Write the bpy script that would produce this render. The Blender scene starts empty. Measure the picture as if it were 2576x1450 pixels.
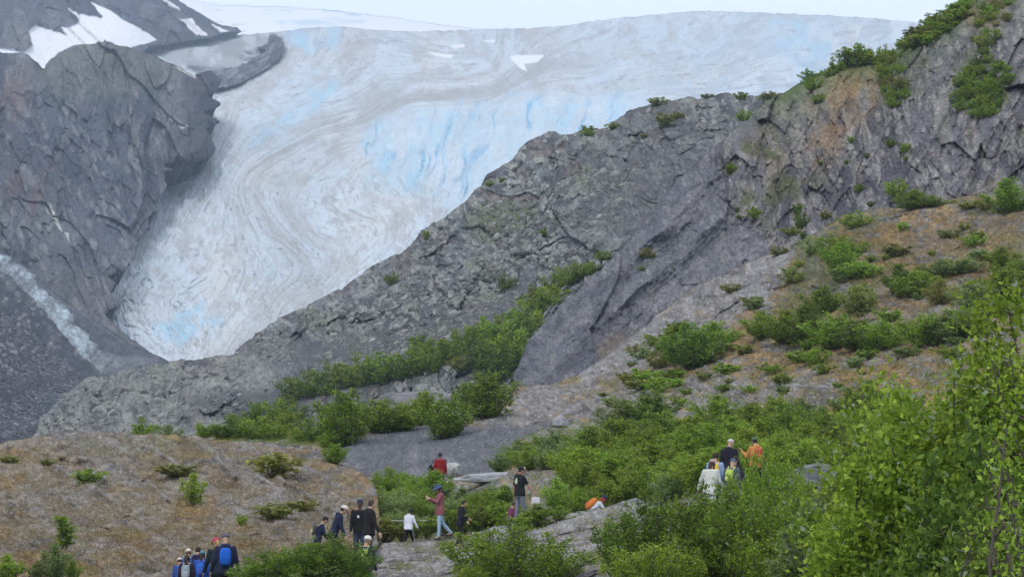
import bpy, bmesh, math, random
import numpy as np
from mathutils import Vector, Matrix
random.seed(7); np.random.seed(7)
S = bpy.context.scene
COL = bpy.data.collections.new('place'); S.collection.children.link(COL)

# ------------------------------------------------------------------ camera, world, sun, exposure
F = 6010.0; PITCH = math.radians(6.0)          # focal length in units of a 2576 x 1450 picture
cd = bpy.data.cameras.new('camera'); cam = bpy.data.objects.new('camera', cd); COL.objects.link(cam)
cd.sensor_width = 36; cd.lens = F/2576*36; cd.clip_start = .5; cd.clip_end = 40000
cam.rotation_euler = (math.pi/2+PITCH, 0, 0); S.camera = cam
SUN_EL, SUN_AZ = math.radians(52), math.radians(-158)    # azimuth from +Y, clockwise
w = bpy.data.worlds.new('World'); S.world = w; w.use_nodes = True
nt = w.node_tree; bg = nt.nodes['Background']
sk = nt.nodes.new('ShaderNodeTexSky'); sk.sky_type = 'NISHITA'; sk.sun_disc = False
sk.sun_elevation = SUN_EL; sk.sun_rotation = SUN_AZ; sk.air_density = 1.0; sk.dust_density = 4.0; sk.ozone_density = 1.0
# thin bright overcast veiling the blue: brighter towards the zenith
tcw = nt.nodes.new('ShaderNodeTexCoord'); sp = nt.nodes.new('ShaderNodeSeparateXYZ'); nt.links.new(tcw.outputs['Generated'], sp.inputs[0])
rp = nt.nodes.new('ShaderNodeValToRGB'); nt.links.new(sp.outputs[2], rp.inputs[0])
rp.color_ramp.elements[0].position = 0; rp.color_ramp.elements[0].color = (1.12, 1.24, 1.40, 1); rp.color_ramp.elements[1].position = .55; rp.color_ramp.elements[1].color = (.92, .96, 1.04, 1)
e_ = rp.color_ramp.elements.new(.26); e_.color = (1.12, 1.22, 1.36, 1)
sc_ = nt.nodes.new('ShaderNodeVectorMath'); sc_.operation = 'SCALE'; sc_.inputs['Scale'].default_value = 7.6; nt.links.new(rp.outputs[0], sc_.inputs[0])
mxw = nt.nodes.new('ShaderNodeMix'); mxw.data_type = 'RGBA'; mxw.inputs[0].default_value = .8
nt.links.new(sk.outputs[0], mxw.inputs[6]); nt.links.new(sc_.outputs[0], mxw.inputs[7]); nt.links.new(mxw.outputs[2], bg.inputs[0]); bg.inputs[1].default_value = .13
sd = bpy.data.lights.new('sun', 'SUN'); so = bpy.data.objects.new('sun', sd); COL.objects.link(so)
sd.energy = .9; sd.angle = math.radians(12); sd.color = (1, .95, .88)
sdir = Vector((math.sin(SUN_AZ)*math.cos(SUN_EL), math.cos(SUN_AZ)*math.cos(SUN_EL), math.sin(SUN_EL)))
so.rotation_euler = sdir.to_track_quat('Z', 'Y').to_euler()
S.view_settings.view_transform = 'Standard'; S.view_settings.look = 'None'; S.view_settings.gamma = 1
S.view_settings.exposure = .5
HAZE = 1.7e-4

# ------------------------------------------------------------------ helpers
def at(u, v, D):
    """world point seen at (u,v) of a 2576x1450 picture, at forward distance D"""
    x = (u-1288)/F; up = (725-v)/F
    y = math.cos(PITCH)-up*math.sin(PITCH); z = math.sin(PITCH)+up*math.cos(PITCH)
    return np.array([x*D/y, D+0*x, z*D/y]) if np.isscalar(u) else np.stack([x*D/y, D+0*x, z*D/y], -1)
def tag(o, label=None, cat=None, group=None, kind=None):
    if label: o['label'] = label
    if cat: o['category'] = cat
    if group: o['group'] = group
    if kind: o['kind'] = kind
    return o
def empty(name, loc, rz=0):
    o = bpy.data.objects.new(name, None); COL.objects.link(o)
    o.location = loc; o.rotation_euler = (0, 0, rz); o.empty_display_size = .2
    return o
def link(name, me, mat, parent=None):
    o = bpy.data.objects.new(name, me); COL.objects.link(o)
    if mat is not None and not me.materials: me.materials.append(mat)
    if parent: o.parent = parent
    return o
def mesh_np(name, V, Fq, smooth=True):
    """V (n,3), Fq (m,4) or (m,3)"""
    me = bpy.data.meshes.new(name); k = Fq.shape[1]
    me.vertices.add(len(V)); me.vertices.foreach_set('co', np.asarray(V, 'f').ravel())
    me.loops.add(len(Fq)*k); me.loops.foreach_set('vertex_index', np.asarray(Fq, 'i').ravel())
    me.polygons.add(len(Fq)); me.polygons.foreach_set('loop_start', np.arange(0, len(Fq)*k, k, dtype='i'))
    me.polygons.foreach_set('loop_total', np.full(len(Fq), k, 'i'))
    if smooth: me.polygons.foreach_set('use_smooth', np.ones(len(Fq), bool))
    me.update(calc_edges=True); return me
def set_col(me, C):
    a = me.color_attributes.new('Col', 'FLOAT_COLOR', 'POINT')
    a.data.foreach_set('color', np.concatenate([C, np.ones((len(C), 1))], 1).astype('f').ravel())

# ---- noise
def h3(ix, iy, iz, s=0):
    h = (ix.astype(np.uint32)*np.uint32(374761393) + iy.astype(np.uint32)*np.uint32(668265263)
         + iz.astype(np.uint32)*np.uint32(2147483647) + np.uint32((s*974634777) & 0xffffffff))
    h = (h ^ (h >> np.uint32(13)))*np.uint32(1274126177); h = (h ^ (h >> np.uint32(15)))*np.uint32(2246822519)
    return ((h ^ (h >> np.uint32(16))) & np.uint32(0xffffff)).astype(np.float32)/16777215.0
def vn(P, s=0):
    P = np.asarray(P, np.float64); i = np.floor(P); f = (P-i).astype(np.float32); i = i.astype(np.int64)
    f = f*f*f*(f*(f*6-15)+10); x, y, z = i[..., 0], i[..., 1], i[..., 2]; r = 0
    for dx in (0, 1):
        wx = f[..., 0] if dx else 1-f[..., 0]
        for dy in (0, 1):
            wy = f[..., 1] if dy else 1-f[..., 1]
            for dz in (0, 1):
                wz = f[..., 2] if dz else 1-f[..., 2]
                r = r + wx*wy*wz*h3(x+dx, y+dy, z+dz, s)
    return r*2-1
def fbm(P, sc, oct=5, s=0, rough=.5, ridged=False):
    P = np.asarray(P)*(1.0/np.asarray(sc)); a = 1; t = 0; n = 0
    for k in range(oct):
        q = vn(P*(2.03**k)+k*17.3, s+k)
        if ridged: q = 1-2*np.abs(q)
        t = t+a*q; n += a; a *= rough
    return t/n
def facet(P, sc, s=0, amp=1.0):
    """tilted flat facets with sharp creases; returns height and a random value per facet"""
    P = np.asarray(P)/np.asarray(sc); i = np.floor(P).astype(np.int64); f = P-i
    best = np.full(P.shape[:-1], 9., np.float32); H = np.zeros_like(best); R = np.zeros_like(best)
    for dx in (-1, 0, 1):
        for dy in (-1, 0, 1):
            for dz in (-1, 0, 1):
                x, y, z = i[..., 0]+dx, i[..., 1]+dy, i[..., 2]+dz
                c = np.stack([h3(x, y, z, s+1), h3(x, y, z, s+2), h3(x, y, z, s+3)], -1)
                d = f-(c+np.array([dx, dy, dz])); dd = (d*d).sum(-1).astype(np.float32); m = dd < best
                if not m.any(): continue
                g = np.stack([h3(x, y, z, s+4), h3(x, y, z, s+5), h3(x, y, z, s+6)], -1)*2-1
                r = h3(x, y, z, s+7); hh = (g*d).sum(-1)+(r-.5)*.7
                best = np.where(m, dd, best); H = np.where(m, hh, H); R = np.where(m, r, R)
    return H*amp, R
def inpoly(u, v, poly):
    r = np.zeros(np.shape(u), bool); n = len(poly)
    for k in range(n):
        x1, y1 = poly[k]; x2, y2 = poly[(k+1) % n]
        if y1 == y2: continue
        c = ((y1 > v) != (y2 > v)) & (u < (x2-x1)*(v-y1)/(y2-y1)+x1); r ^= c
    return r
def polydist(u, v, pts):
    d = np.full(np.shape(u), 1e9)
    for (x1, y1), (x2, y2) in zip(pts[:-1], pts[1:]):
        L = (x2-x1)**2+(y2-y1)**2+1e-9; t = np.clip(((u-x1)*(x2-x1)+(v-y1)*(y2-y1))/L, 0, 1)
        d = np.minimum(d, np.hypot(u-x1-t*(x2-x1), v-y1-t*(y2-y1)))
    return d
def soft(u, v, poly, w):
    """1 inside the polygon fading to 0 across w outside its edge"""
    d = polydist(u, v, list(poly)+[poly[0]]); return np.where(inpoly(u, v, poly), 1, np.clip(1-d/w, 0, 1))
def tps(pts, vals, lam=1e-3):
    P = np.array(pts, float)/1000; n = len(P); vals = np.array(vals, float)
    def K(A, B):
        d2 = ((A[:, None]-B[None])**2).sum(-1); return np.where(d2 > 0, .5*d2*np.log(d2+1e-12), 0)
    M = np.zeros((n+3, n+3)); M[:n, :n] = K(P, P)+lam*np.eye(n)
    M[:n, n] = 1; M[:n, n+1:] = P; M[n, :n] = 1; M[n+1:, :n] = P.T
    W = np.linalg.solve(M, np.concatenate([vals, [0, 0, 0]]))
    def f(u, v):
        sh = np.shape(u); Q = np.stack([np.ravel(u), np.ravel(v)], -1)/1000; out = np.empty(len(Q))
        for a in range(0, len(Q), 60000):
            q = Q[a:a+60000]; out[a:a+60000] = K(q, P)@W[:n]+W[n]+q@W[n+1:]
        return out.reshape(sh)
    return f
def mix(a, b, m):
    a = np.asarray(a, float); b = np.asarray(b, float); m = np.clip(m, 0, 1)[..., None]; return a*(1-m)+b*m
def sst(x, a, b): t = np.clip((x-a)/(b-a), 0, 1); return t*t*(3-2*t)
def G3(u, v, s=1.0): return np.stack([u/s, v/s, 0*u], -1)

# ---- materials
def nodes(name):
    m = bpy.data.materials.new(name); m.use_nodes = True; return m, m.node_tree.nodes, m.node_tree.links, m.node_tree.nodes['Principled BSDF']
def terrain_mat(name, size, bump=.6, rough=.9, var=.35, size2=None, spec=.2):
    """colour attribute varied by procedural noise; size = grain in metres"""
    m, N, L, B = nodes(name)
    tc = N.new('ShaderNodeTexCoord'); at_ = N.new('ShaderNodeAttribute'); at_.attribute_name = 'Col'
    n1 = N.new('ShaderNodeTexNoise'); n1.inputs['Scale'].default_value = 1/size; n1.inputs['Detail'].default_value = 7; n1.inputs['Roughness'].default_value = .7
    n2 = N.new('ShaderNodeTexNoise'); n2.inputs['Scale'].default_value = 1/(size2 or size*5); n2.inputs['Detail'].default_value = 5; n2.inputs['Roughness'].default_value = .65
    vo = N.new('ShaderNodeTexVoronoi'); vo.inputs['Scale'].default_value = 1/(size*1.4)
    mp = N.new('ShaderNodeMapping'); mp.inputs['Scale'].default_value = (1, .2, 1); L.new(tc.outputs['Object'], mp.inputs['Vector'])   # bedding runs away from the viewer
    for q in (n1, n2, vo): L.new(mp.outputs[0], q.inputs['Vector'])
    mr = N.new('ShaderNodeMapRange'); mr.inputs[1].default_value = .3; mr.inputs[2].default_value = .7; mr.inputs[3].default_value = 1-var; mr.inputs[4].default_value = 1+var
    L.new(n1.outputs['Fac'], mr.inputs[0])
    mr2 = N.new('ShaderNodeMapRange'); mr2.inputs[1].default_value = .3; mr2.inputs[2].default_value = .7; mr2.inputs[3].default_value = 1-var*.5; mr2.inputs[4].default_value = 1+var*.5
    L.new(n2.outputs['Fac'], mr2.inputs[0])
    mu = N.new('ShaderNodeMath'); mu.operation = 'MULTIPLY'; L.new(mr.outputs[0], mu.inputs[0]); L.new(mr2.outputs[0], mu.inputs[1])
    lm = N.new('ShaderNodeMapRange'); lm.inputs[1].default_value = .4; lm.inputs[2].default_value = .7; L.new(at_.outputs['Color'], lm.inputs[0])     # clean snow stays even
    mf = N.new('ShaderNodeMix'); L.new(lm.outputs[0], mf.inputs[0]); L.new(mu.outputs[0], mf.inputs[2]); mf.inputs[3].default_value = 1
    vm = N.new('ShaderNodeVectorMath'); vm.operation = 'SCALE'; L.new(at_.outputs['Color'], vm.inputs[0]); L.new(mf.outputs[0], vm.inputs['Scale'])
    L.new(vm.outputs[0], B.inputs['Base Color'])
    ad = N.new('ShaderNodeMath'); ad.operation = 'MULTIPLY_ADD'; ad.inputs[1].default_value = .5; L.new(vo.outputs['Distance'], ad.inputs[0]); L.new(n1.outputs['Fac'], ad.inputs[2])
    bp = N.new('ShaderNodeBump'); bp.inputs['Strength'].default_value = bump; bp.inputs['Distance'].default_value = size
    L.new(ad.outputs[0], bp.inputs['Height']); L.new(bp.outputs[0], B.inputs['Normal'])
    B.inputs['Roughness'].default_value = rough; B.inputs['Specular IOR Level'].default_value = spec
    return m
def plain(name, c, rough=.8, var=.12, size=.05, spec=.3):
    m, N, L, B = nodes(name)
    tc = N.new('ShaderNodeTexCoord'); n = N.new('ShaderNodeTexNoise'); n.inputs['Scale'].default_value = 1/size; n.inputs['Detail'].default_value = 4
    L.new(tc.outputs['Object'], n.inputs['Vector'])
    mr = N.new('ShaderNodeMapRange'); mr.inputs[3].default_value = 1-var*2; mr.inputs[4].default_value = 1+var*2; L.new(n.outputs['Fac'], mr.inputs[0])
    vm = N.new('ShaderNodeVectorMath'); vm.operation = 'SCALE'; vm.inputs[0].default_value = c[:3]; L.new(mr.outputs[0], vm.inputs['Scale'])
    L.new(vm.outputs[0], B.inputs['Base Color']); B.inputs['Roughness'].default_value = rough; B.inputs['Specular IOR Level'].default_value = spec
    bp = N.new('ShaderNodeBump'); bp.inputs['Strength'].default_value = .4; bp.inputs['Distance'].default_value = .01; L.new(n.outputs['Fac'], bp.inputs['Height']); L.new(bp.outputs[0], B.inputs['Normal'])
    return m
def leaf_mat(name, dark, mid, light, pale=.04, trans=.35):
    m, N, L, B = nodes(name)
    ge = N.new('ShaderNodeNewGeometry'); oi = N.new('ShaderNodeObjectInfo')
    cr = N.new('ShaderNodeValToRGB'); e = cr.color_ramp.elements
    e[0].position = 0; e[0].color = (*dark, 1); e[1].position = .55; e[1].color = (*mid, 1)
    for p, c in ((1-pale-.12, light), (1-pale, light), (1-pale*.9, (.30, .38, .26))):
        x = e.new(p); x.color = (*c, 1)
    L.new(ge.outputs['Random Per Island'], cr.inputs[0])
    hs = N.new('ShaderNodeHueSaturation'); mr = N.new('ShaderNodeMapRange'); mr.inputs[3].default_value = .485; mr.inputs[4].default_value = .515
    mr2 = N.new('ShaderNodeMapRange'); mr2.inputs[3].default_value = .8; mr2.inputs[4].default_value = 1.25
    mt = N.new('ShaderNodeMath'); mt.operation = 'FRACT'; mt2 = N.new('ShaderNodeMath'); mt2.operation = 'MULTIPLY'; mt2.inputs[1].default_value = 7.13
    L.new(oi.outputs['Random'], mt2.inputs[0]); L.new(mt2.outputs[0], mt.inputs[0])
    L.new(oi.outputs['Random'], mr.inputs[0]); L.new(mt.outputs[0], mr2.inputs[0])
    L.new(mr.outputs[0], hs.inputs['Hue']); L.new(mr2.outputs[0], hs.inputs['Value']); L.new(cr.outputs[0], hs.inputs['Color'])
    L.new(hs.outputs[0], B.inputs['Base Color']); B.inputs['Roughness'].default_value = .55; B.inputs['Specular IOR Level'].default_value = .18
    tr = N.new('ShaderNodeBsdfTranslucent'); L.new(hs.outputs[0], tr.inputs[0])
    ms = N.new('ShaderNodeMixShader'); ms.inputs[0].default_value = trans
    out = N['Material Output']; L.new(B.outputs[0], ms.inputs[1]); L.new(tr.outputs[0], ms.inputs[2]); L.new(ms.outputs[0], out.inputs[0])
    return m

# ---- terrain sheets
class Sheet: pass
def sheet(name, poly, pts, mat, disp, colour, res=2.2, warp=(0, 20), edge=None, lam=2e-4, skirt=.12, grain=.35, toc=.93, kind='structure'):
    """a hillside: depth interpolated from surveyed points, clipped to an outline, displaced along its normal"""
    f = tps([(a, b) for a, b, c in pts], [math.log(c) for a, b, c in pts], lam)
    lo = math.log(min(c for a, b, c in pts)*.85); hi = math.log(max(c for a, b, c in pts)*1.15)
    us = [p[0] for p in poly]; vs = [p[1] for p in poly]
    nu = int((max(us)-min(us))/res)+2; nv = int((max(vs)-min(vs))/res)+2
    U, V = np.meshgrid(np.linspace(min(us), max(us), nu), np.linspace(min(vs), max(vs), nv))
    def logd(u, v):
        L = np.clip(f(u, v), lo, hi)
        if edge:
            sg = np.where(inpoly(u, v, poly), 1, -1)
            for line, wdt, amt in edge: L = L+amt*np.exp(-np.maximum(sg*polydist(u, v, line)/wdt, -.8))
        return L
    D = np.exp(logd(U, V)); P = at(U, V, D)
    wu, wv = 0, 0
    if warp[0]:
        wu = fbm(G3(U, V), warp[1], 4, 31)*warp[0]; wv = fbm(G3(U, V), warp[1], 4, 77)*warp[0]
    M = inpoly(U+wu, V+wv, poly)
    def nrm(P):
        a = np.gradient(P, axis=1); b = np.gradient(P, axis=0); n = np.cross(b, a)
        n /= np.linalg.norm(n, axis=-1, keepdims=True)+1e-12
        return n*np.where((n*P).sum(-1, keepdims=True) > 0, -1, 1)
    sc = math.exp(np.mean(np.log(D[M])))/F; Pn = np.stack([U*sc, 0*U+3.7, -V*sc], -1)   # metres across and up the slope face
    N0 = nrm(P); h, aux = disp(U, V, Pn, N0)
    dr = N0*(1-toc)-P/np.linalg.norm(P, axis=-1, keepdims=True)*toc; dr /= np.linalg.norm(dr, axis=-1, keepdims=True)
    P2 = P+dr*h[..., None]; N1 = nrm(P2)
    C = colour(U, V, Pn, N1, aux)
    g1 = fbm(G3(U, V), 4.5, 3, 901, rough=.7); g2 = fbm(G3(U, V), 11, 3, 905, rough=.7)
    gr = grain*(1-.9*sst(C.mean(-1), .5, .75)); C = np.clip(C*(1+gr*(1.6*g1+.9*g2))[..., None], 0.004, .95)
    idx = np.full(M.shape, -1); idx[M] = np.arange(M.sum())
    Fm = M[:-1, :-1] & M[1:, :-1] & M[:-1, 1:] & M[1:, 1:]
    q = np.stack([idx[:-1, :-1], idx[:-1, 1:], idx[1:, 1:], idx[1:, :-1]], -1)[Fm]
    Vx = P2[M]; Cx = C[M]
    # back side: every rim edge runs on away from the viewer and down
    Fp = np.pad(Fm, 1); E = []
    a = Fp[:-1, 1:-1] != Fp[1:, 1:-1]; r, c = np.nonzero(a); E += [(idx[r, c], idx[r, np.minimum(c+1, nu-1)])]
    a = Fp[1:-1, :-1] != Fp[1:-1, 1:]; r, c = np.nonzero(a); E += [(idx[r, c], idx[np.minimum(r+1, nv-1), c])]
    e0 = np.concatenate([e[0] for e in E]); e1 = np.concatenate([e[1] for e in E]); ok = (e0 >= 0) & (e1 >= 0); e0, e1 = e0[ok], e1[ok]
    cx = Vx[:, 0].mean()
    def back(p, k):
        Lq = p[:, 1:2]*skirt*k; d = p/p[:, 1:2]
        return p+d*Lq+np.array([0, 0, -1.])*Lq*.45*k+np.array([1., 0, 0])*np.sign(cx-p[:, 0:1])*Lq*.12
    n0 = len(Vx); k = len(e0); Vs = [Vx]; Cs = [Cx]; Q = [q]; pa, pb = e0, e1
    for j, kk in enumerate((.12, .5, 1.)):
        Vs += [back(Vx[e0], kk), back(Vx[e1], kk)]; Cs += [Cx[e0], Cx[e1]]
        na = n0+np.arange(k); nb = na+k; Q.append(np.stack([pa, pb, nb, na], -1)); pa, pb = na, nb; n0 += 2*k
    me = mesh_np(name, np.concatenate(Vs), np.concatenate(Q)); set_col(me, np.concatenate(Cs))
    o = link(name, me, mat); tag(o, kind=kind)
    s = Sheet(); s.obj = o; s.depth = lambda u, v: float(np.exp(logd(np.array([float(u)]), np.array([float(v)])))[0])
    # displaced surface lookup
    du = (nu-1)/(max(us)-min(us)); dv = (nv-1)/(max(vs)-min(vs))
    def pos(u, v):
        i = int(round((u-min(us))*du)); j = int(round((v-min(vs))*dv))
        return P2[min(max(j, 0), nv-1), min(max(i, 0), nu-1)].copy()
    s.pos = pos
    return s
#@@TERRAIN
# ================================================================== TERRAIN
# ---- glacier: streamlines give a flow-aligned frame (a across, b along)
STREAM = [
 (0.0, [(560,60),(640,190),(545,260),(530,390),(430,440),(380,530),(290,690),(285,800),(420,900)]),
 (.25, [(900,70),(850,180),(700,290),(560,430),(500,560),(470,690),(450,800),(500,900)]),
 (.50, [(1290,70),(1270,180),(1100,225),(900,300),(720,370),(625,430),(620,500),(680,590),(750,645),(755,690),(700,740),(645,830),(600,900)]),
 (.75, [(1600,45),(1500,150),(1250,250),(980,325),(790,420),(740,490),(800,590),(880,640),(830,720),(720,820),(660,880)]),
 (1.0, [(1850,30),(1750,160),(1500,245),(1280,270),(1050,330),(930,420),(1000,520),(1010,610),(900,700),(780,800)]),
 (1.3, [(2300,60),(2200,180),(1900,250),(1600,290),(1380,350),(1250,430),(1150,520)]),
]
_ap = []; _av = []; _bv = []
for a, L in STREAM:
    seg = [0]
    for p, q in zip(L[:-1], L[1:]): seg.append(seg[-1]+math.hypot(p[0]-q[0], p[1]-q[1]))
    for p, s_ in zip(L, seg): _ap.append(p); _av.append(a); _bv.append(s_/1300)
fa = tps(_ap, _av, 1e-4); fb = tps(_ap, _bv, 1e-3)
ICEFALL = [(925,370),(960,335),(1020,300),(1150,275),(1300,258),(1450,262),(1620,262),(1640,300),(1450,360),(1330,400),(1210,500),(1160,470),(1120,440),(1000,420)]
BLUE = [[(925,365),(980,318),(1060,300),(1130,285),(1100,330),(1080,400),(1010,370)],
        [(380,825),(440,812),(490,825),(560,795),(530,835),(480,850),(400,850)], [(440,790),(510,765),(500,785)],
        [(1942,60),(2010,75),(2080,100),(2140,140),(2080,150),(1990,150),(1960,110)], [(700,300),(760,262),(800,262),(700,318),(650,350)],
        [(1340,255),(1560,262),(1590,300),(1440,320)], [(2000,180),(2100,190),(2200,235),(2080,235)], [(735,90),(850,75),(830,110),(760,125)],
        [(760,240),(850,215),(840,235)],[(960,430),(1040,410),(1060,440),(990,480)]]
SNOW = [[(1284,142),(1300,138),(1366,138),(1352,153),(1316,158),(1324,176),(1310,170)], [(1135,113),(1168,112),(1165,117),(1140,118)],
        [(1082,132),(1140,138),(1135,143),(1100,139)], [(1215,102),(1245,101),(1240,106)]]
DIRT = [(1210,95),(1330,75),(1420,120),(1360,190),(1260,230),(1100,260),(1000,250),(1150,190)]
def g_disp(U, V, P, N):
    A = fa(U, V); B = fb(U, V); A2 = A+.02*fbm(G3(U, V, 60.), 1, 3, 5)
    fl = np.stack([A2*34, B*7, 0*A], -1); fl2 = np.stack([A2*110, B*16, 0*A], -1)
    h = 20*fbm(P, 90, 4, 1)+.7*fbm(fl, 1, 5, 2)+.15*fbm(fl2, 1, 4, 3)
    cr = fbm(np.stack([A2*22+B*16, B*60-A2*18, 0*A], -1), 1, 4, 9, ridged=True)      # transverse crevasses
    cr2 = fbm(np.stack([A2*46+B*24, B*110-A2*46, 0*A], -1), 1, 4, 19, ridged=True)
    zone = .4+.6*sst(fbm(G3(U, V, 130.), 1, 3, 8), -.3, .4)
    h -= .9*sst(cr, .3, .8)*zone+.5*sst(cr2, .35, .85)*zone
    cx = A2*24+B*18+.5*fbm(G3(U, V, 40.), 1, 3, 23); c1 = fbm(np.stack([cx, B*64-A2*20, 0*A], -1), 1, 2, 24, ridged=True, rough=.35); c2 = fbm(np.stack([A2*70-B*30, B*30+A2*30, 0*A], -1), 1, 2, 26, ridged=True, rough=.35); c3 = fbm(np.stack([A2*90, B*11, 0*A], -1), 1, 2, 28, ridged=True, rough=.35)
    z2 = fbm(G3(U, V, 70.), 1, 4, 29); lines = np.maximum(np.maximum(sst(c1, .80, .96)*sst(z2, -.15, .25), sst(c2, .80, .97)*sst(-z2, -.2, .2)), .5*sst(c3, .86, .98)*sst(z2+B-.4, -.1, .3)); h -= 2.4*lines
    ic = soft(U+25*fbm(G3(U, V, 50.), 1, 3, 4), V+12*fbm(G3(U, V, 40.), 1, 3, 6), ICEFALL, 40)
    q = np.stack([(U+.25*V+18*fbm(G3(U, V, 45.), 1, 3, 14))/42., V/170., 0*U], -1); ic1 = fbm(q, 1, 5, 11, ridged=True, rough=.55)
    fh, fr = facet(np.stack([(U+.3*V)/26., V/40., 0*U], -1), 1, 40)
    crk = sst(fbm(np.stack([(U+.30*V+26*fbm(G3(U, V, 60.), 1, 4, 15))/34., V/150., 0*U], -1), 1, 3, 12, ridged=True, rough=.4), .62, .92); ic2 = fbm(np.stack([(U+.2*V)/70., V/60., 0*U], -1), 1, 4, 16, ridged=True, rough=.5); h += ic*(11*ic1+12*ic2-7*crk)
    lo = soft(U, V, [(240,760),(700,740),(640,890),(440,900),(300,850)], 60); q2 = np.stack([(U-.35*V)/30., V/150., 0*U], -1)
    h += lo*(3*fbm(q2, 1, 4, 61, ridged=True))
    fz, fzr = facet(P+1.5*np.stack([fl2[..., 0]*.3, 0*A, fl2[..., 1]*.3], -1), 4.2, 45, .8); h += 4.5*fbm(P*np.array([1, 1, 1.5]), 30, 5, 25, ridged=True, rough=.55)+.8*fbm(P, 5, 4, 21)+fz*(.4+.8*zone)
    return h, (A2, B, cr, cr2, ic, ic1, fr, zone, crk, lines)
def g_col(U, V, P, N, aux):
    A, B, cr, cr2, ic, ic1, fr, zone, crk, lines = aux
    C = np.zeros(U.shape+(3,))+np.array([.53, .61, .68]); n = fbm(G3(U, V, 110.), 1, 5, 70)
    C = mix(C, (.57, .605, .625), sst(n, -.1, .5)); C = mix(C, (.42, .53, .62), sst(-n, .1, .6)*.5)
    fine = .6*fbm(np.stack([A*60+B*8, B*20-A*8, 0*A], -1), 1, 5, 71, rough=.6)+.5*fbm(G3(U, V, 26.), 1, 5, 77, rough=.65); st = fbm(np.stack([A*20+B*3, B*6, 0*A], -1), 1, 5, 72, rough=.6)
    band = np.exp(-((A-.53)/.10)**2)*(.65+.35*sst(B, .15, .5))+.7*np.exp(-((A-.75)/.06)**2)*sst(B, .2, .4)+.4*np.exp(-((A-1.05)/.10)**2)*(1-sst(B, .25, .5))+.35*np.exp(-((A-.05)/.06)**2)
    d = np.clip(band*(.62+.9*st+.5*fine), 0, 1)*(1-ic); C = mix(C, (.345, .345, .335), d*.8)
    C = mix(C, (.31, .33, .335), sst(fine+.6*n, .12, .6)*(.10+.35*sst(st, -.2, .4))*(1-ic*.8))
    C = mix(C, (.36, .36, .355), soft(U, V, DIRT, 60)*.55*sst(st+fine*.5, -.4, .5))
    C = mix(C, (.36, .37, .38), sst(cr2, .45, .9)*.45*zone*(1-ic)); C = mix(C, (.34, .36, .38), sst(cr, .5, .95)*.4*zone*(1-ic))
    wis = fbm(np.stack([A*95+B*46, B*44-A*34, 0*A], -1), 1, 5, 74, rough=.65); wis2 = fbm(np.stack([A*60+B*40, B*40-A*10, 0*A], -1), 1, 5, 75, rough=.65); blot = fbm(G3(U, V, 42.), 1, 5, 76, rough=.6)
    C = mix(C, (.24, .24, .26), sst(wis, .08, .40)*sst(n+st, -.6, .3)*.6*(1-ic)); C = mix(C, (.24, .25, .27), sst(wis2, .14, .42)*.55*(1-ic*.6)); C = mix(C, (.40, .41, .42), sst(blot+.5*st, .0, .5)*.55*(1-ic))
    wide = np.exp(-((A-.60)/.20)**2)*sst(B, .02, .12)*(1-.5*sst(B, .35, .6)); C = mix(C, (.31, .325, .32), wide*.72*(1-ic)*sst(fine*.6+st+blot*.8, -.6, .4)); C = mix(C, (.36, .36, .36), .5*(1-ic)*sst(fbm(G3(U-V*.4, V, 24.), 1, 5, 86, rough=.65)+.4*blot, .05, .4))
    C = mix(C, (.17, .20, .25), lines*.8*(1-ic))
    # thin medial moraine line
    for a0, wd in ((.50, .006), (.565, .004), (.46, .004)):
        C = mix(C, (.22, .21, .21), np.exp(-((A+.006*st-a0)/wd)**2)*.55*sst(fine, -.5, .2)*sst(B, .2, .35)*(1-ic))
    wu = U+34*fbm(G3(U, V, 34.), 1, 5, 80); wv = V+18*fbm(G3(U, V, 30.), 1, 5, 81)
    for bl in BLUE: C = mix(C, (.30, .56, .74), soft(wu, wv, bl, 30)**2*(.05+.62*sst(blot+fine*.7, -.35, .4)))
    C = mix(C, (.34, .62, .80), ic*sst(-ic1, .1, .6)*.5); C = mix(C, (.10, .40, .68), ic*crk*.9); C = mix(C, (.60, .68, .75), ic*sst(ic1, .25, .7)*.5); C = mix(C, (.30, .52, .64), soft(wu, wv, [(930,360),(1040,320),(1300,300),(1560,300),(1500,350),(1300,420),(1200,500),(1100,470),(960,450)], 60)*.40*sst(blot+ic1*.4, -.5, .4)); C = mix(C, (.36, .50, .62), .45*soft(wu, wv, [(1850,70),(2200,60),(2400,120),(2300,260),(1950,240),(1750,300),(1600,250)], 70)*sst(blot, -.4, .3)); C = mix(C, (.45, .50, .55), ic*(fr > .72)*.35)
    ds = soft(wu, wv, [(540,85),(690,90),(715,120),(700,150),(640,190),(590,215),(550,200),(430,150),(340,120),(440,95)], 10)
    C = mix(C, (.27, .29, .30), ds*.8); C = mix(C, (.22, .23, .24), ds*sst(wis2+.4*fbm(G3(U, V, 16.), 1, 4, 84), -.05, .35)*.8); C = mix(C, (.46, .50, .54), ds*sst(-blot, .1, .4)*.7)
    rk = soft(U+10*fbm(G3(U, V, 22.), 1, 4, 82), V+7*fbm(G3(U, V, 16.), 1, 4, 83), [(680,86),(702,92),(718,108),(716,130),(692,158),(640,194),(585,222),(545,215),(500,182),(470,168),(530,172),(590,178),(632,158),(610,146),(672,135),(620,130),(675,112)], 7)
    C = mix(C, (.060, .062, .075), rk*(.45+.55*sst(fbm(G3(U, V*1.8, 13.), 1, 4, 85), -.35, .1)))
    for sn in SNOW: C = mix(C, (.76, .79, .82), soft(U, V, sn, 3))
    return C
ice_m = terrain_mat('glacier_ice', 1.6, .5, .6, .10, 9, .3)
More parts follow.
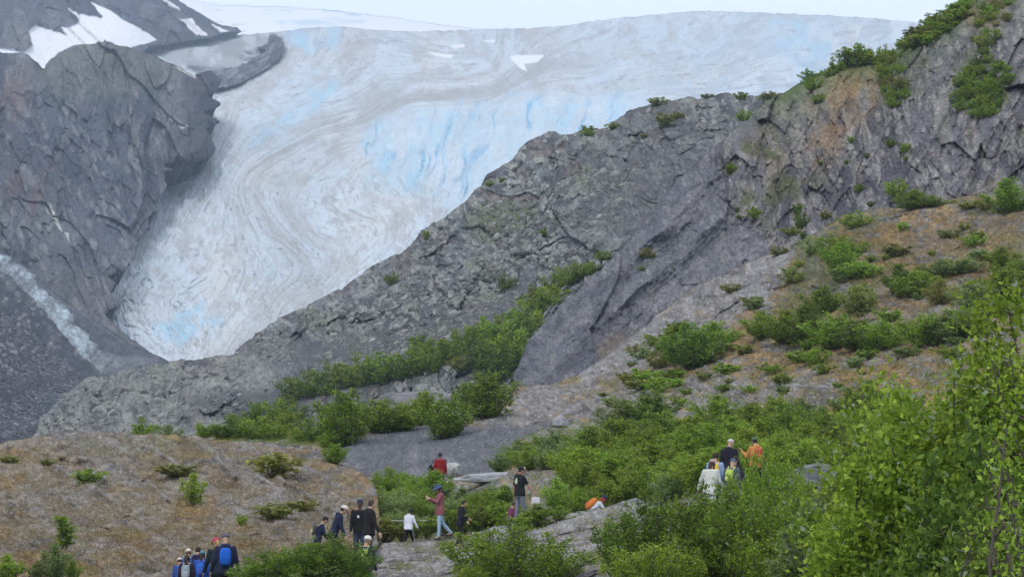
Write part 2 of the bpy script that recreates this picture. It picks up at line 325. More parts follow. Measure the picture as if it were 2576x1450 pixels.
GL_TOP = [(300,135),(330,118),(380,101),(450,88),(540,87),(620,86),(700,80),(780,68),(850,66),(950,75),(1050,78),(1150,75),(1235,72),(1330,70),(1430,62),(1500,50),(1600,40),(1700,30),(1800,27),(1900,32),(2060,38),(2200,45),(2340,58),(2640,92)]
glacier = sheet('glacier', GL_TOP+[(2640,300),(1900,300),(1700,460),(1400,560),(1100,760),(900,900),(700,960),(230,960),(180,700),(300,500),(420,250),(300,200)],
    [(450,900,1000),(250,800,1090),(700,850,990),(300,650,1240),(270,720,1150),(600,600,1300),(900,650,1150),(450,450,1500),(800,400,1600),(1100,550,1330),(560,250,1950),(1000,320,1800),(1200,480,1450),(1300,260,2000),
     (1560,300,1850),(1500,200,2250),(1200,150,2500),(800,150,2500),(400,120,2700),(560,88,3000),(900,72,3150),(1235,72,3100),(1700,30,3000),(2200,45,2800),(2576,85,2600),(2100,180,2300),(1900,260,2000),(2400,250,2100)],
    ice_m, g_disp, g_col, res=1.9, warp=(2.5, 18), edge=[(GL_TOP, 14, .10)], skirt=.1, grain=.07)

# ---- upper snowfield behind
def s_disp(U, V, P, N): n = fbm(P*np.array([1, .3, 2.5]), 260, 5, 90); return 9*n, n
def s_col(U, V, P, N, n):
    f = fbm(np.stack([U/60., V/9., 0*U], -1), 1, 5, 92)
    C = np.zeros(U.shape+(3,))+np.array([.80, .84, .89]); C = mix(C, (.45, .60, .72), soft(U+30*n, V+8*f, [(660,25),(880,25),(900,55),(700,62)], 15)*sst(f, -.2, .4)*.8)
    C = mix(C, (.40, .34, .33), sst(f, .38, .6)*.5*(U < 760)*(V > 20)); return C
SN_TOP = [(380,-40),(455,-5),(560,12),(700,15),(850,25),(1000,44),(1100,60),(1230,74),(1400,95)]
snowfield = sheet('snowfield', SN_TOP+[(1400,150),(380,150)], [(455,0,4300),(700,15,4600),(1000,44,4700),(1230,74,4600),(500,90,3500),(800,100,3600),(1200,130,3700)],
    terrain_mat('firn_snow', 3, .3, .7, .05, 20), s_disp, s_col, res=3, warp=(2, 40), edge=[(SN_TOP, 10, .06)], grain=.04)

# ---- rock helpers
def rockh(P, big, mid, sml, s, k=(1, 1, 1), aniso=(1, 1, 1)):
    Q = P*np.array(aniso); W = P+np.stack([fbm(P, mid*3, 3, s+50), fbm(P, mid*3, 3, s+51), fbm(P, mid*3, 3, s+52)], -1)*mid*.8; W = W*np.array(aniso)
    f1, r1 = facet(W, big, s, big*.42*k[0]); f2, r2 = facet(W, mid, s+10, mid*.50*k[1]); f3, r3 = facet(W, sml, s+20, sml*.60*k[2]); f4, r4 = facet(W, sml*.45, s+30, sml*.30*k[2])
    return f1+f2+f3+f4, (r1, r2, r3, r4)
# ---- back mountain with snow gullies
SG = [[(0,370),(100,380),(180,400),(250,340),(210,245),(290,190),(430,250),(520,270),(455,210),(520,215),(600,180),(590,110),(640,115),(770,150),(780,130),(695,25),(800,60),(930,150),(1090,250),(1170,305),(970,365),(900,360),(780,290),(790,340),(640,320),(540,340),(430,400),(340,500),(310,560),(270,580),(-90,580),(-90,405)],
      [(1225,0),(1290,20),(1370,80),(1300,60)], [(1370,145),(1440,150),(1560,265),(1480,265)], [(1600,195),(1720,235),(1660,235)], [(520,60),(560,110),(590,150),(560,90)]]
SG = [[(x/3, y/3) for x, y in p] for p in SG]
def bm_disp(U, V, P, N):
    R = np.stack([P[..., 0]*.8+P[..., 2]*.6, P[..., 1]*.5, -P[..., 0]*.35+P[..., 2]*.5], -1)
    h, r = rockh(R, 120, 42, 14, 100, (.7, .8, .8)); h = h+22*fbm(R, 160, 5, 101, ridged=True)
    wu = U+7*fbm(G3(U, V, 22.), 1, 4, 105); wv = V+5*fbm(G3(U, V, 22.), 1, 4, 106)
    sn = np.zeros(U.shape)
    for p in SG: sn = np.maximum(sn, soft(wu, wv, p, 3))
    return h*(1-.85*sn), (r, sn)
def bm_col(U, V, P, N, aux):
    r, sn = aux; n = fbm(P*np.array([1, .5, 1]), 60, 5, 107)
    C = np.zeros(U.shape+(3,))+np.array([.070, .075, .092]); C = mix(C, (.12, .12, .125), sst(n, -.1, .4)); C = mix(C, (.036, .042, .058), (r[1] > .66)*.7); C = mix(C, (.15, .15, .155), (r[2] > .8)*.5)
    C = mix(C, (.22, .21, .21), sst(fbm(np.stack([U/40.-V/30., V/160.+U/160., 0*U], -1), 1, 4, 111), .45, .7)*.35)
    C = mix(C, (.82, .84, .88), sn); st = fbm(np.stack([(U-V*1.05)/14., (U+V)/300., 0*U], -1), 1, 4, 109)
    return mix(C, (.45, .42, .42), sn*sst(st, .25, .6)*.6)
BM_TOP = [(-60,-60),(430,-60),(455,0),(478,18),(520,42),(560,64),(600,68),(612,80),(608,83)]
bmnt = sheet('back_mountain', BM_TOP+[(560,84),(530,96),(380,120),(330,150),(250,260),(-60,260)],
    [(-60,-60,2600),(430,-60,2900),(610,78,3050),(480,60,2850),(300,100,2500),(0,150,2200),(100,240,2150),(200,0,2650),(530,96,2800)],
    terrain_mat('dark_mountain_rock', 3.2, .6, .9, .3, 20), bm_disp, bm_col, res=1.8, warp=(4, 25), edge=[(BM_TOP[1:], 14, .05)], toc=.96)

# ---- front left mountain wall
FM_TOP = [(-60,122),(0,135),(60,138),(85,155),(108,178),(120,160),(150,135),(200,112),(250,108),(290,115),(345,128),(400,150),(450,170),(495,198),(510,184),(530,180),(552,202),(548,226),(522,243),(556,260),(540,273),(512,284),(558,305),(518,324),(532,345),(543,374),(526,399),(470,402),(450,405),(415,414),(440,428),(416,432),(421,470),(394,510),(404,532),(380,545),(376,575),(350,600),(333,650),(322,670),(305,687),(272,696),(292,712),(278,735),(302,768),(264,790),(300,828),(350,866),(425,910)]
def fm_disp(U, V, P, N):
    R = np.stack([P[..., 0]+P[..., 2]*.45, P[..., 1]*.6, P[..., 2]*.42-P[..., 0]*.12], -1)
    h, r = rockh(R, 60, 20, 6.5, 130, (1.1, 1.4, 1.6)); low = sst(V+.25*(300-U), 640, 760)*sst(U, 40, 160)
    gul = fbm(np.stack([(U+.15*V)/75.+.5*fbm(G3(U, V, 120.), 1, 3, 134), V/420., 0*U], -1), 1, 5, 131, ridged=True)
    return (h*.8+26*gul+14*fbm(R, 70, 5, 132, ridged=True))*(1-.6*low)+3*fbm(P, 12, 5, 133), (r, gul, low)
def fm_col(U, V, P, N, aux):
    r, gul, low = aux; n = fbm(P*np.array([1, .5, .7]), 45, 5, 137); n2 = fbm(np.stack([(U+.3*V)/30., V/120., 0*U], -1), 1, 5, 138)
    C = np.zeros(U.shape+(3,))+np.array([.075, .087, .112]); C = mix(C, (.125, .130, .145), sst(n, -.2, .4)); C = mix(C, (.036, .043, .062), (r[1] > .68)*.6); C = mix(C, (.022, .030, .050), sst(-gul, .0, .45)*.75*(1-low))  # gully shadow painted into the albedo as blue-black, wet-looking rock
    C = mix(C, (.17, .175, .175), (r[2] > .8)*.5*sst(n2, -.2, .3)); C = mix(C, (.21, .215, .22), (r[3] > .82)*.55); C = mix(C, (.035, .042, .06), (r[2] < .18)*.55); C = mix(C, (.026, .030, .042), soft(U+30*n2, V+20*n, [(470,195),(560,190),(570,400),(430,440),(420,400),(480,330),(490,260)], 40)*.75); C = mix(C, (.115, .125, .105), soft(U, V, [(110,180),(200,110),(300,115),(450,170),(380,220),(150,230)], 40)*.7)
    C = mix(C, (.12, .08, .07), soft(U, V, [(-60,150),(40,190),(60,300),(110,420),(90,520),(-60,450)], 60)*sst(n2, -.1, .45)*.7)
    C = mix(C, (.20, .20, .18), sst(n2, .42, .62)*.4); C = mix(C, (.105, .105, .11), low*.8); C = mix(C, (.19, .19, .185), low*(r[3] > .8)*.5)
    for sn in ([(110,508),(118,520),(124,538),(118,532)], [(126,512),(138,535),(150,560),(158,583),(148,570),(136,545)], [(165,585),(171,588),(170,610)], [(452,324),(470,322),(470,326),(455,327)], [(442,171),(455,173),(480,187),(497,195),(490,200),(465,186)], [(388,134),(420,137),(432,143),(420,155),(400,148)]):
        C = mix(C, (.50, .50, .46), soft(U+6*n2, V+3*n, sn, 2)*.8)
    return C
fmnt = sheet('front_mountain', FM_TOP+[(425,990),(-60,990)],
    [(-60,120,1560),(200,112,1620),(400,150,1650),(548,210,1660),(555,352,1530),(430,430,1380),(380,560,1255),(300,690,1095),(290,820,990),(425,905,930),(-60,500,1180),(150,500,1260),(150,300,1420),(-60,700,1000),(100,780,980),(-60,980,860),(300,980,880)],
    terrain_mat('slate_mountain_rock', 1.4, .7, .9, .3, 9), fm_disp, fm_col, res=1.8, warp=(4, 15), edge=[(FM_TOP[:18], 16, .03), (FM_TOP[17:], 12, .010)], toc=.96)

SP_TOP = [(488,186),(540,176),(600,166),(645,144),(668,128),(640,122),(672,112),(676,90),(690,86),(704,94),(716,108),(714,130),(692,158),(640,193),(585,218),(545,222),(505,204)]
def sp_disp(U, V, P, N):
    h, r = rockh(P, 18, 7, 2.8, 145, (.8, 1., 1.2)); st = fbm(np.stack([(U*.5+V)/7., (U-V*.5)/60., 0*U], -1), 1, 4, 147, ridged=True); return h+3*st, (r, st)
def sp_col(U, V, P, N, aux):
    r, st = aux; C = np.zeros(U.shape+(3,))+np.array([.060, .064, .076]); C = mix(C, (.12, .125, .135), (r[2] > .6)*.7); C = mix(C, (.24, .26, .28), sst(st, .35, .7)*.6); return mix(C, (.03, .034, .045), (r[1] < .3)*.6)
spur = sheet('rock_spur', SP_TOP, [(488,186,2250),(560,200,2150),(640,170,2350),(700,100,2650),(714,130,2550),(600,215,2100),(500,205,2100)], fmnt.obj.data.materials[0], sp_disp, sp_col, res=1.3, warp=(4, 10), toc=.97, skirt=.05)
# ---- moraine and the long ribbon of dirty ice at the valley floor
RIB = [(0,470),(90,500),(210,590),(260,640),(300,740),(440,830),(550,950),(540,1010),(620,1040),(700,1130),(780,1240),(900,1300),(760,1345),(640,1250),(560,1160),(470,1050),(400,960),(330,880),(230,770),(100,640),(-200,420),(-200,330)]
RIB = [(x/3, 483+y/3) for x, y in RIB]
ML_TOP = [(-60,590),(0,625),(60,672),(150,745),(230,800),(330,865),(415,902),(430,915)]
def ml_disp(U, V, P, N):
    q = U*.62-(V-620)*.78; q2 = U*.78+(V-620)*.62; rib = soft(U+10*fbm(G3(U, V, 14.), 1, 4, 161), V+10*fbm(G3(U, V, 14.), 1, 4, 162), RIB, 3)
    cut = fbm(np.stack([q2/16., q/60., 0*U], -1), 1, 4, 163, ridged=True)
    f, r = facet(P, 1.7, 164, 1.3); f2, r2 = facet(P, .85, 165, .7); low = sst(V-.75*U, 640, 720)
    st = fbm(np.stack([q/10., q2/200., 0*U], -1), 1, 4, 166)
    return rib*(.4+3.2*cut)+low*(f+f2)*(.5+.6*(r > .6))+2.5*st*(1-low)*(1-rib), (rib, cut, r, r2, low, st)
def ml_col(U, V, P, N, aux):
    rib, cut, r, r2, low, st = aux; n = fbm(P, 14, 5, 167)
    C = np.zeros(U.shape+(3,))+np.array([.080, .088, .110]); C = mix(C, (.15, .155, .17), sst(st+n*.4, -.2, .5)*(1-low)); C = mix(C, (.058, .062, .078), low)
    C = mix(C, (.15, .15, .16), low*(r > .85)*.5*sst(n, -.3, .3)); C = mix(C, (.24, .24, .25), low*(r2 > .90)*.7*sst(n, -.2, .4)); rr_ = rib*sst(cut+n*.5, -.5, .25)*(1-.55*sst(U, 170, 260)); C = mix(C, (.38, .45, .49), rr_); C = mix(C, (.07, .08, .10), rib*sst(-cut, .2, .6)*.8); C = mix(C, (.12, .13, .15), rib*sst(n+.5*fbm(P, 3, 4, 168), .0, .35)*.75); C = mix(C, (.20, .21, .22), .5*soft(U, V, [(220,880),(300,900),(390,905),(300,930),(250,935)], 12))
    return C
moraine = sheet('moraine', ML_TOP+[(420,940),(400,1000),(380,1250),(-60,1250)],
    [(-60,590,880),(150,745,840),(330,865,830),(430,915,820),(0,800,660),(200,950,640),(350,1000,640),(0,1100,480),(300,1200,460)],
    terrain_mat('moraine_gravel', .9, .8, .95, .35, 6), ml_disp, ml_col, res=1.8, warp=(3, 18), toc=.95)

# ---- middle ridge of broken rock
RD_TOP = [(60,1130),(92,1085),(102,1048),(150,1000),(215,950),(300,935),(400,912),(480,902),(560,892),(590,885),(640,850),(700,800),(800,755),(880,708),(935,668),(1010,632),(1060,575),(1130,535),(1200,488),(1230,445),(1300,400),(1342,346),(1380,333),(1440,340),(1470,325),(1540,325),(1590,280),(1640,262),(1700,252),(1770,245),(1820,233),(1900,240),(1960,238),(2080,210)]
def rd_disp(U, V, P, N):
    R = np.stack([P[..., 0]*.8+P[..., 2]*.5, P[..., 1]*.7, P[..., 2]*.9-P[..., 0]*.45], -1)
    h, r = rockh(R, 8, 2.6, 1.15, 200, (.6, 1.0, 1.25)); scree = soft(U+60*fbm(G3(U, V, 90.), 1, 3, 201), V+30*fbm(G3(U, V, 70.), 1, 3, 202), [(600,930),(760,860),(950,850),(1130,830),(1250,760),(1350,700),(1300,800),(1100,900),(800,980),(640,1010)], 30)
    scree = np.maximum(scree, .5*soft(U, V, [(1420,600),(1560,470),(1750,340),(1900,300),(1700,520),(1560,640)], 50))
    sml = fbm(P, .8, 4, 203)*.22
    slab = sst(fbm(R, 16, 3, 205), .0, .35); lf = soft(U, V, [(60,1130),(215,950),(560,890),(700,870),(650,1000),(500,1090),(300,1110)], 60)
    return h*(1-.85*scree)*(1-.3*slab)*(1+.7*lf)+3.2*fbm(R, 22, 5, 204, ridged=True)*(1-.6*scree)+sml, (r, scree, slab)
def rd_col(U, V, P, N, aux):
    r, scree, slab = aux; n = fbm(P, 10, 5, 207); n3 = fbm(P, 2.2, 4, 208)
    C = np.zeros(U.shape+(3,))+np.array([.152, .166, .168]); C = mix(C, (.235, .24, .215), sst(n3, .0, .5)); C = mix(C, (.080, .082, .092), (r[1] > .66)*.7); C = mix(C, (.25, .26, .24), (r[2] > .78)*.7); C = mix(C, (.29, .30, .28), (r[3] > .84)*.6); C = mix(C, (.13, .105, .10), (r[1] < .12)*.6); C = mix(C, (.045, .047, .055), (r[3] < .14)*.65); C = mix(C, (.06, .062, .07), (r[2] < .16)*.6)
    C = mix(C, (.10, .105, .108), slab*.5); C = mix(C, (.090, .093, .102), scree*.9); C = mix(C, (.18, .18, .175), scree*(r[3] > .88)*.6)
    lf = soft(U, V, [(60,1130),(215,950),(560,890),(700,870),(650,1000),(500,1090),(300,1110)], 60); C = mix(C, (.27, .275, .25), lf*.6*sst(n3, -.5, .4))
    C = mix(C, (.055, .058, .065), soft(U, V, [(500,1005),(720,990),(760,1040),(600,1060)], 30)*.7)
    up = N[..., 2]; C = mix(C, (.10, .12, .045), sst(n+.5*n3, .25, .6)*sst(up, .35, .8)*sst(V, 1300, 300)*.8)
    return C
ridge = sheet('rock_ridge', RD_TOP+[(2080,420),(1700,700),(1420,1000),(1300,1050),(1000,1160),(60,1190)],
    [(60,1130,380),(90,1090,400),(215,950,430),(400,912,440),(640,850,420),(880,710,410),(1060,575,410),(1200,490,400),(1380,335,420),(1590,280,410),(1820,235,400),(2060,190,400),(600,950,380),(800,850,370),(1000,800,350),(1300,600,360),(1500,450,370),(1800,350,370),(300,1090,330),(600,1090,300),(900,1000,300),(1200,880,300),(1350,800,310),(1500,650,320),(1650,520,340),(1290,960,280)],
    terrain_mat('grey_green_rubble', .45, .8, .95, .3, 2.6), rd_disp, rd_col, res=1.8, warp=(6, 24), edge=[(RD_TOP, 18, .035)], toc=.9)

# ---- cliff and smooth whaleback rock on the right
CL_TOP = [(1285,975),(1300,915),(1335,850),(1400,778),(1500,690),(1580,610),(1640,530),(1720,440),(1800,370),(1880,300),(1960,235),(2060,185),(2110,165),(2180,155),(2260,130),(2290,95),(2340,62),(2400,25),(2440,-20),(2460,-60),(2640,-60)]
def cl_disp(U, V, P, N):
    sm = soft(U+40*fbm(G3(U, V, 80.), 1, 3, 221), V+40*fbm(G3(U, V, 80.), 1, 3, 222), [(1280,970),(1340,840),(1560,630),(1700,460),(1800,430),(1820,560),(1900,640),(1700,780),(1480,940)], 40)
    R = np.stack([P[..., 0]*.95+P[..., 2]*.18, P[..., 1]*.7, P[..., 2]*.5-P[..., 0]*.15], -1)
    h, r = rockh(R, 5.5, 2.1, .75, 220, (.8, .7, .75)); q = (U+.55*V)/90.
    fold = fbm(np.stack([q+.35*fbm(G3(U, V, 160.), 1, 3, 225), V/520., 0*U], -1), 1, 5, 223, ridged=True)
    dg = fbm(np.stack([(U*.66+V*.75)/34., (U*.75-V*.66)/190., 0*U], -1), 1, 5, 224)
    big = fbm(np.stack([(U*.6+V*.8)/170., (U*.8-V*.6)/420., 0*U], -1), 1, 3, 227)
    dgr = fbm(np.stack([(U*.66+V*.75+10*fbm(G3(U, V, 60.), 1, 3, 231))/75., (U*.75-V*.66)/420., 0*U], -1), 1, 4, 232, ridged=True)
    return h*(1-.62*sm)+2.6*fold*(1-.8*sm)+sm*2.1*dgr+sm*(.7*dg+3.4*big+.5*fbm(P, 1.6, 4, 229, ridged=True))+.07*fbm(P, .5, 4, 226), (r, sm, fold, dg)
def cl_col(U, V, P, N, aux):
    r, sm, fold, dg = aux; n = fbm(P, 6, 5, 227); n3 = fbm(P, 1.3, 4, 228)
    C = np.zeros(U.shape+(3,))+np.array([.130, .130, .142]); C = mix(C, (.215, .202, .195), sst(n3, .0, .5)*.8); C = mix(C, (.055, .055, .068), (r[1] > .65)*.6); C = mix(C, (.27, .26, .24), (r[2] > .80)*.5); C = mix(C, (.30, .285, .27), (r[3] > .86)*.5)
    C = mix(C, (.108, .118, .138), sm*.75); C = mix(C, (.21, .20, .20), sm*(r[3] > .9)*.5); C = mix(C, (.185, .18, .19), sm*sst(dg, .05, .5)*.7); C = mix(C, (.055, .052, .066), sm*sst(-dg, .05, .5)*.6)
    for p, k in (([(2060,195),(2130,165),(2195,180),(2190,250),(2120,310),(2065,250)], .95), ([(2050,270),(2095,280),(2100,360),(2060,400),(2040,340)], .7), ([(2430,0),(2520,-10),(2500,50),(2440,60)], .6)):
        C = mix(C, (.27, .175, .095), soft(U+22*n3, V+20*n, p, 40)*k*sst(n3, -.6, .3))
    C = mix(C, (.27, .25, .22), soft(U, V, [(1930,250),(2080,190),(2090,280),(1990,420),(1930,420)], 50)*.4*(r[2] > .4)); C = mix(C, (.20, .15, .10), sst(n, .15, .5)*.5)
    up = N[..., 2]; top = np.exp(-polydist(U, V, CL_TOP[10:])/45.)
    C = mix(C, (.085, .12, .035), np.clip(top*1.2, 0, 1)*sst(up+.5*n, .15, .6)); C = mix(C, (.075, .095, .035), sst(n+.6*n3, .25, .55)*sst(up, .2, .6)*.8*(1-sm*.7))
    C = mix(C, (.05, .07, .03), sst(-fold, .3, .7)*sst(n, -.3, .3)*.5*(1-sm))
    return C
cliff = sheet('cliff', CL_TOP+[(2640,640),(2300,900),(1800,960),(1400,1010)],
    [(1290,970,192),(1350,940,190),(1600,850,195),(1500,700,205),(1800,600,212),(2000,640,205),(2200,520,208),(2576,450,198),(1700,450,225),(1900,300,232),(2060,190,236),(2250,130,234),(2400,30,235),(2560,100,222),(2300,300,218),(2100,400,218),(2560,-20,238),(2300,850,175),(1335,850,203)],
    terrain_mat('cliff_rock', .26, .8, .9, .32, 1.6), cl_disp, cl_col, res=1.8, warp=(6, 26), edge=[(CL_TOP, 20, .035)])

# ---- the shared look of the mossy bedrock
def moss_col(U, V, P, N, r, moss=0., s=300, warm=1.):
    moss = moss+.10
    n = fbm(P, 4.5, 5, s); n2 = fbm(P*np.array([1, 1, 2.0]), .8, 6, s+1, rough=.62); n3 = fbm(P, 14, 4, s+2); n4 = fbm(P*np.array([1, 1, 1.7]), .30, 4, s+3, rough=.7)
    C = np.zeros(U.shape+(3,))+np.array([.165, .155, .145]); C = mix(C, (.235, .225, .215), (r[2] > .6)*.7); C = mix(C, (.085, .082, .092), (r[1] > .7)*.6); C = mix(C, (.27, .26, .255), (r[3] > .84)*.7)
    m = sst(n*.45+n2*1.0+n4*.7+.3*n3+moss, -.22, .22)
    br = mix((.105, .070, .028), (.275, .185, .075), sst(n4+n2*.5, -.4, .4)); br = mix(br, (.115, .115, .040), sst(n3+n2*.7+.2*n4, .0, .4)); br = mix(br, (.24, .145, .045), sst(fbm(P, 1.9, 5, s+4), .22, .5)*.75*warm)
    if len(r) > 4: m = m*(1-.6*sst(r[4], .32, .65))
    C = C*(1-m[..., None]*.9)+br*m[..., None]*.9
    if len(r) > 4: C = mix(C, (.045, .040, .036), sst(-r[4], .30, .65)*.55)  # shade of the undercut below each bench, painted as dark colour
    return mix(C, (.030, .026, .022), sst(-n4-.5*n2, .28, .55)*.75)
def mossy_disp(scale, s, k=1.0, ledge=.5, bench=.35):
    def f(U, V, P, N):
        R = np.stack([P[..., 0]+P[..., 2]*.3, P[..., 1]*.6, P[..., 2]*2.0-P[..., 0]*.25], -1)
        h, r = rockh(R, 2.6*scale, .85*scale, .30*scale, s, (.35*k, .6*k, .8*k))
        g = fbm(P, 9*scale, 4, s+5)*ledge*scale*1.5; t = fbm(P*np.array([1, 1, 1.6]), .5*scale, 5, s+6, rough=.65)*.30*scale*k
        ben = fbm(P*np.array([.22, 1, 1])+.3*np.stack([g, g, g], -1), 1.5*scale, 5, s+8, rough=.55, ridged=True)
        return h+g+t+bench*scale*ben, r+(ben,)
    return f
# ---- right hill
HR_TOP = [(1285,975),(1330,968),(1400,962),(1460,935),(1530,890),(1600,835),(1680,770),(1750,720),(1830,685),(1900,650),(1990,620),(2080,570),(2120,540),(2200,525),(2280,520),(2350,510),(2420,495),(2500,482),(2640,470)]
def hr_col(U, V, P, N, r):
    bare = soft(U+30*fbm(G3(U, V, 40.), 1, 3, 320), V+20*fbm(G3(U, V, 40.), 1, 3, 321), [(1460,940),(1600,835),(1830,690),(1960,640),(1960,700),(1880,760),(1700,860),(1560,930)], 30)
    bare = np.maximum(bare, .5*soft(U, V, [(1300,980),(1900,960),(2100,940),(2100,1000),(1500,1030)], 30))
    C = moss_col(U, V, P, N, r, .04-.75*bare, 300, .6); C = mix(C, (.060, .080, .024), sst(fbm(P, 3.4, 6, 322, rough=.6), .06, .35)*.6*(1-bare))
    return mix(C, (.25, .24, .245), bare*sst(fbm(P, 1.2, 5, 323), -.2, .25)*.6)
hill = sheet('right_hill', HR_TOP+[(2640,1260),(1400,1260),(1285,1060)],
    [(1300,975,168),(1460,935,170),(1600,835,175),(1830,685,180),(2080,570,182),(2300,515,180),(2576,470,178),(1700,900,150),(2000,750,155),(2300,700,150),(2576,700,140),(1350,1020,140),(1600,1000,130),(1900,980,120),(2200,950,115),(2500,950,105),(1500,1150,108),(2000,1150,98),(2500,1150,88)],
    terrain_mat('mossy_bedrock_far', .16, .8, .95, .35, .9), mossy_disp(1.8, 310, .7, .7), hr_col, res=1.8, warp=(5, 24), edge=[(HR_TOP, 16, .02)])
# ---- middle ground: gravel bank and hollows
MG_TOP = [(300,1200),(350,1098),(480,1094),(560,1085),(700,1062),(850,1052),(925,1030),(960,1000),(1020,985),(1080,978),(1150,990),(1290,992),(1340,975),(1420,975)]
def mg_disp(U, V, P, N):
    h, r = mossy_disp(1.0, 330, .9, .35)(U, V, P, N)
    sc = soft(U+22*fbm(G3(U, V, 35.), 1, 3, 331), V+10*fbm(G3(U, V, 35.), 1, 3, 332), [(850,1130),(960,1085),(1090,1075),(1230,1075),(1330,1080),(1260,1150),(1240,1185),(1000,1200),(880,1185)], 14)
    return h*(1-.85*sc)+.03*fbm(P, .25, 3, 333)*sc, (r, sc)
def mg_col(U, V, P, N, aux):
    r, sc = aux; C = moss_col(U, V, P, N, r, -.12, 340, .5)
    C = mix(C, (.24, .235, .24), soft(U, V, [(940,1040),(1000,985),(1150,985),(1170,1010),(1000,1045)], 15)*.55)
    g = fbm(P, .6, 4, 341); q = mix((.105, .108, .122), (.16, .158, .168), sst(g, .1, .5)); C = C*(1-sc[..., None])+q*sc[..., None]
    return mix(C, (.06, .075, .03), sst(V, 1200, 1330)*.6)
mid_ground = sheet('ground', MG_TOP+[(1700,1060),(2640,1120),(2640,1500),(1000,1540),(800,1450),(300,1300)],
    [(300,1200,125),(480,1092,140),(800,1060,142),(1050,985,150),(1300,975,148),(1420,1060,125),(900,1130,118),(1200,1150,108),(1110,1235,100),(1300,1200,92),(1400,1190,90),(1700,1150,92),(2200,1150,82),(2600,1200,76),(1034,1391,77),(1172,1380,73),(1315,1322,75),(1250,1350,78),(1500,1330,73),(1840,1268,67),(1800,1340,60),(2300,1300,60),(1000,1450,66),(1800,1450,56),(2600,1450,50)],
    terrain_mat('gravel_and_bedrock', .10, .7, .95, .3, .6), mg_disp, mg_col, res=2.2, warp=(5, 30), edge=[(MG_TOP, 14, .02)])
# ---- left dome
DM_TOP = [(-60,1130),(0,1115),(60,1100),(160,1088),(260,1088),(350,1092),(430,1090),(480,1097),(560,1110),(650,1112),(720,1120),(800,1130),(870,1165),(920,1190),(945,1230),(955,1300),(948,1372),(915,1420)]
RIBS = [((400,1140),(520,1215)),((500,1110),(590,1200)),((640,1200),(760,1265)),((700,1205),(870,1300)),((150,1150),(300,1180)),((330,1180),(420,1260))]
def dm_disp(U, V, P, N):
    h, r = mossy_disp(.95, 350, .55, .35)(U, V, P, N)
    wu = U+12*fbm(G3(U, V, 30.), 1, 3, 351); wv = V+9*fbm(G3(U, V, 30.), 1, 3, 352); k = np.zeros(U.shape)
    for a, b in RIBS: k = np.maximum(k, np.exp(-(polydist(wu, wv, [a, b])/9.)**2))
    dg = fbm(np.stack([(U*.5-V*.86+8*fbm(G3(U, V, 50.), 1, 3, 353))/40., (U*.86+V*.5)/210., 0*U], -1), 1, 4, 354, ridged=True)
    return h+1.1*k+.9*dg, (r, k, dg)
def dm_col(U, V, P, N, aux):
    r, k, dg = aux; C = moss_col(U, V, P, N, r, .26, 360, .75); n = fbm(P, .8, 4, 362)
    C = mix(C, (.26, .25, .235), k*.85*sst(n, -.3, .3)); C = mix(C, (.05, .04, .028), sst(-dg, .25, .6)*.55); C = mix(C, (.22, .21, .20), sst(dg, .35, .7)*.5); C = mix(C, (.24, .225, .22), soft(U, V, [(0,1190),(150,1180),(420,1230),(640,1220),(800,1270),(700,1300),(400,1280),(250,1330),(60,1280)], 40)*sst(n, -.05, .3)*.5)  # furrow lows carry painted crevice shade; ribs and crests are paler rock
    return mix(C, (.24, .125, .032), sst(-dg, .1, .5)*sst(n, -.2, .3)*.5)
dome = sheet('mossy_dome', DM_TOP+[(890,1450),(880,1620),(-60,1620)],
    [(-60,1130,98),(0,1115,100),(250,1088,104),(480,1097,104),(800,1130,98),(940,1230,88),(200,1250,84),(500,1250,82),(800,1300,76),(100,1450,60),(500,1450,60),(900,1430,65),(500,1600,52),(0,1600,52),(1000,1600,53)],
    terrain_mat('mossy_bedrock', .075, .9, .95, .35, .45), dm_disp, dm_col, res=1.7, warp=(4, 22), edge=[(DM_TOP, 14, .02)])
# ---- near ledge the walkers are on
LD_TOP = [(840,1600),(900,1460),(925,1425),(945,1385),(965,1364),(1040,1362),(1110,1355),(1180,1343),(1220,1330),(1240,1322),(1290,1315),(1370,1298),(1450,1285),(1530,1272),(1600,1250),(1700,1290),(1900,1290),(1985,1235),(2060,1225),(2200,1260),(2320,1300)]
def ld_disp(U, V, P, N):
    R = np.stack([P[..., 0]*.45+P[..., 2]*.3, P[..., 1]*.6, P[..., 2]*3-P[..., 0]*.5], -1)
    h, r = rockh(R, 1.6, .55, .20, 370, (.5, .7, .8)); st = fbm(R, .7, 5, 371, ridged=True)
    return h+.30*st+.10*fbm(P, .2, 4, 372), (r, st)
def ld_col(U, V, P, N, aux):
    r, st = aux; C = moss_col(U, V, P, N, r, -.30, 380, .5)
    return mix(C, (.29, .285, .295), sst(fbm(P*np.array([1, .5, 2.8]), .6, 5, 382), -.1, .3)*.6)
ledge = sheet('rock_ledge', LD_TOP+[(2320,1640),(840,1640)],
    [(960,1364,75.3),(1102,1356,75.5),(1240,1325,76),(1450,1285,74),(1530,1272,72),(1700,1300,66),(1100,1450,63),(1450,1400,62),(1450,1500,55),(2000,1240,60),(2300,1310,54),(2000,1500,46),(1000,1560,55),(2300,1600,40)],
    terrain_mat('pale_bedrock', .06, .8, .9, .28, .35), ld_disp, ld_col, res=1.7, warp=(3, 20), edge=[(LD_TOP[3:], 10, .012)], skirt=.04)

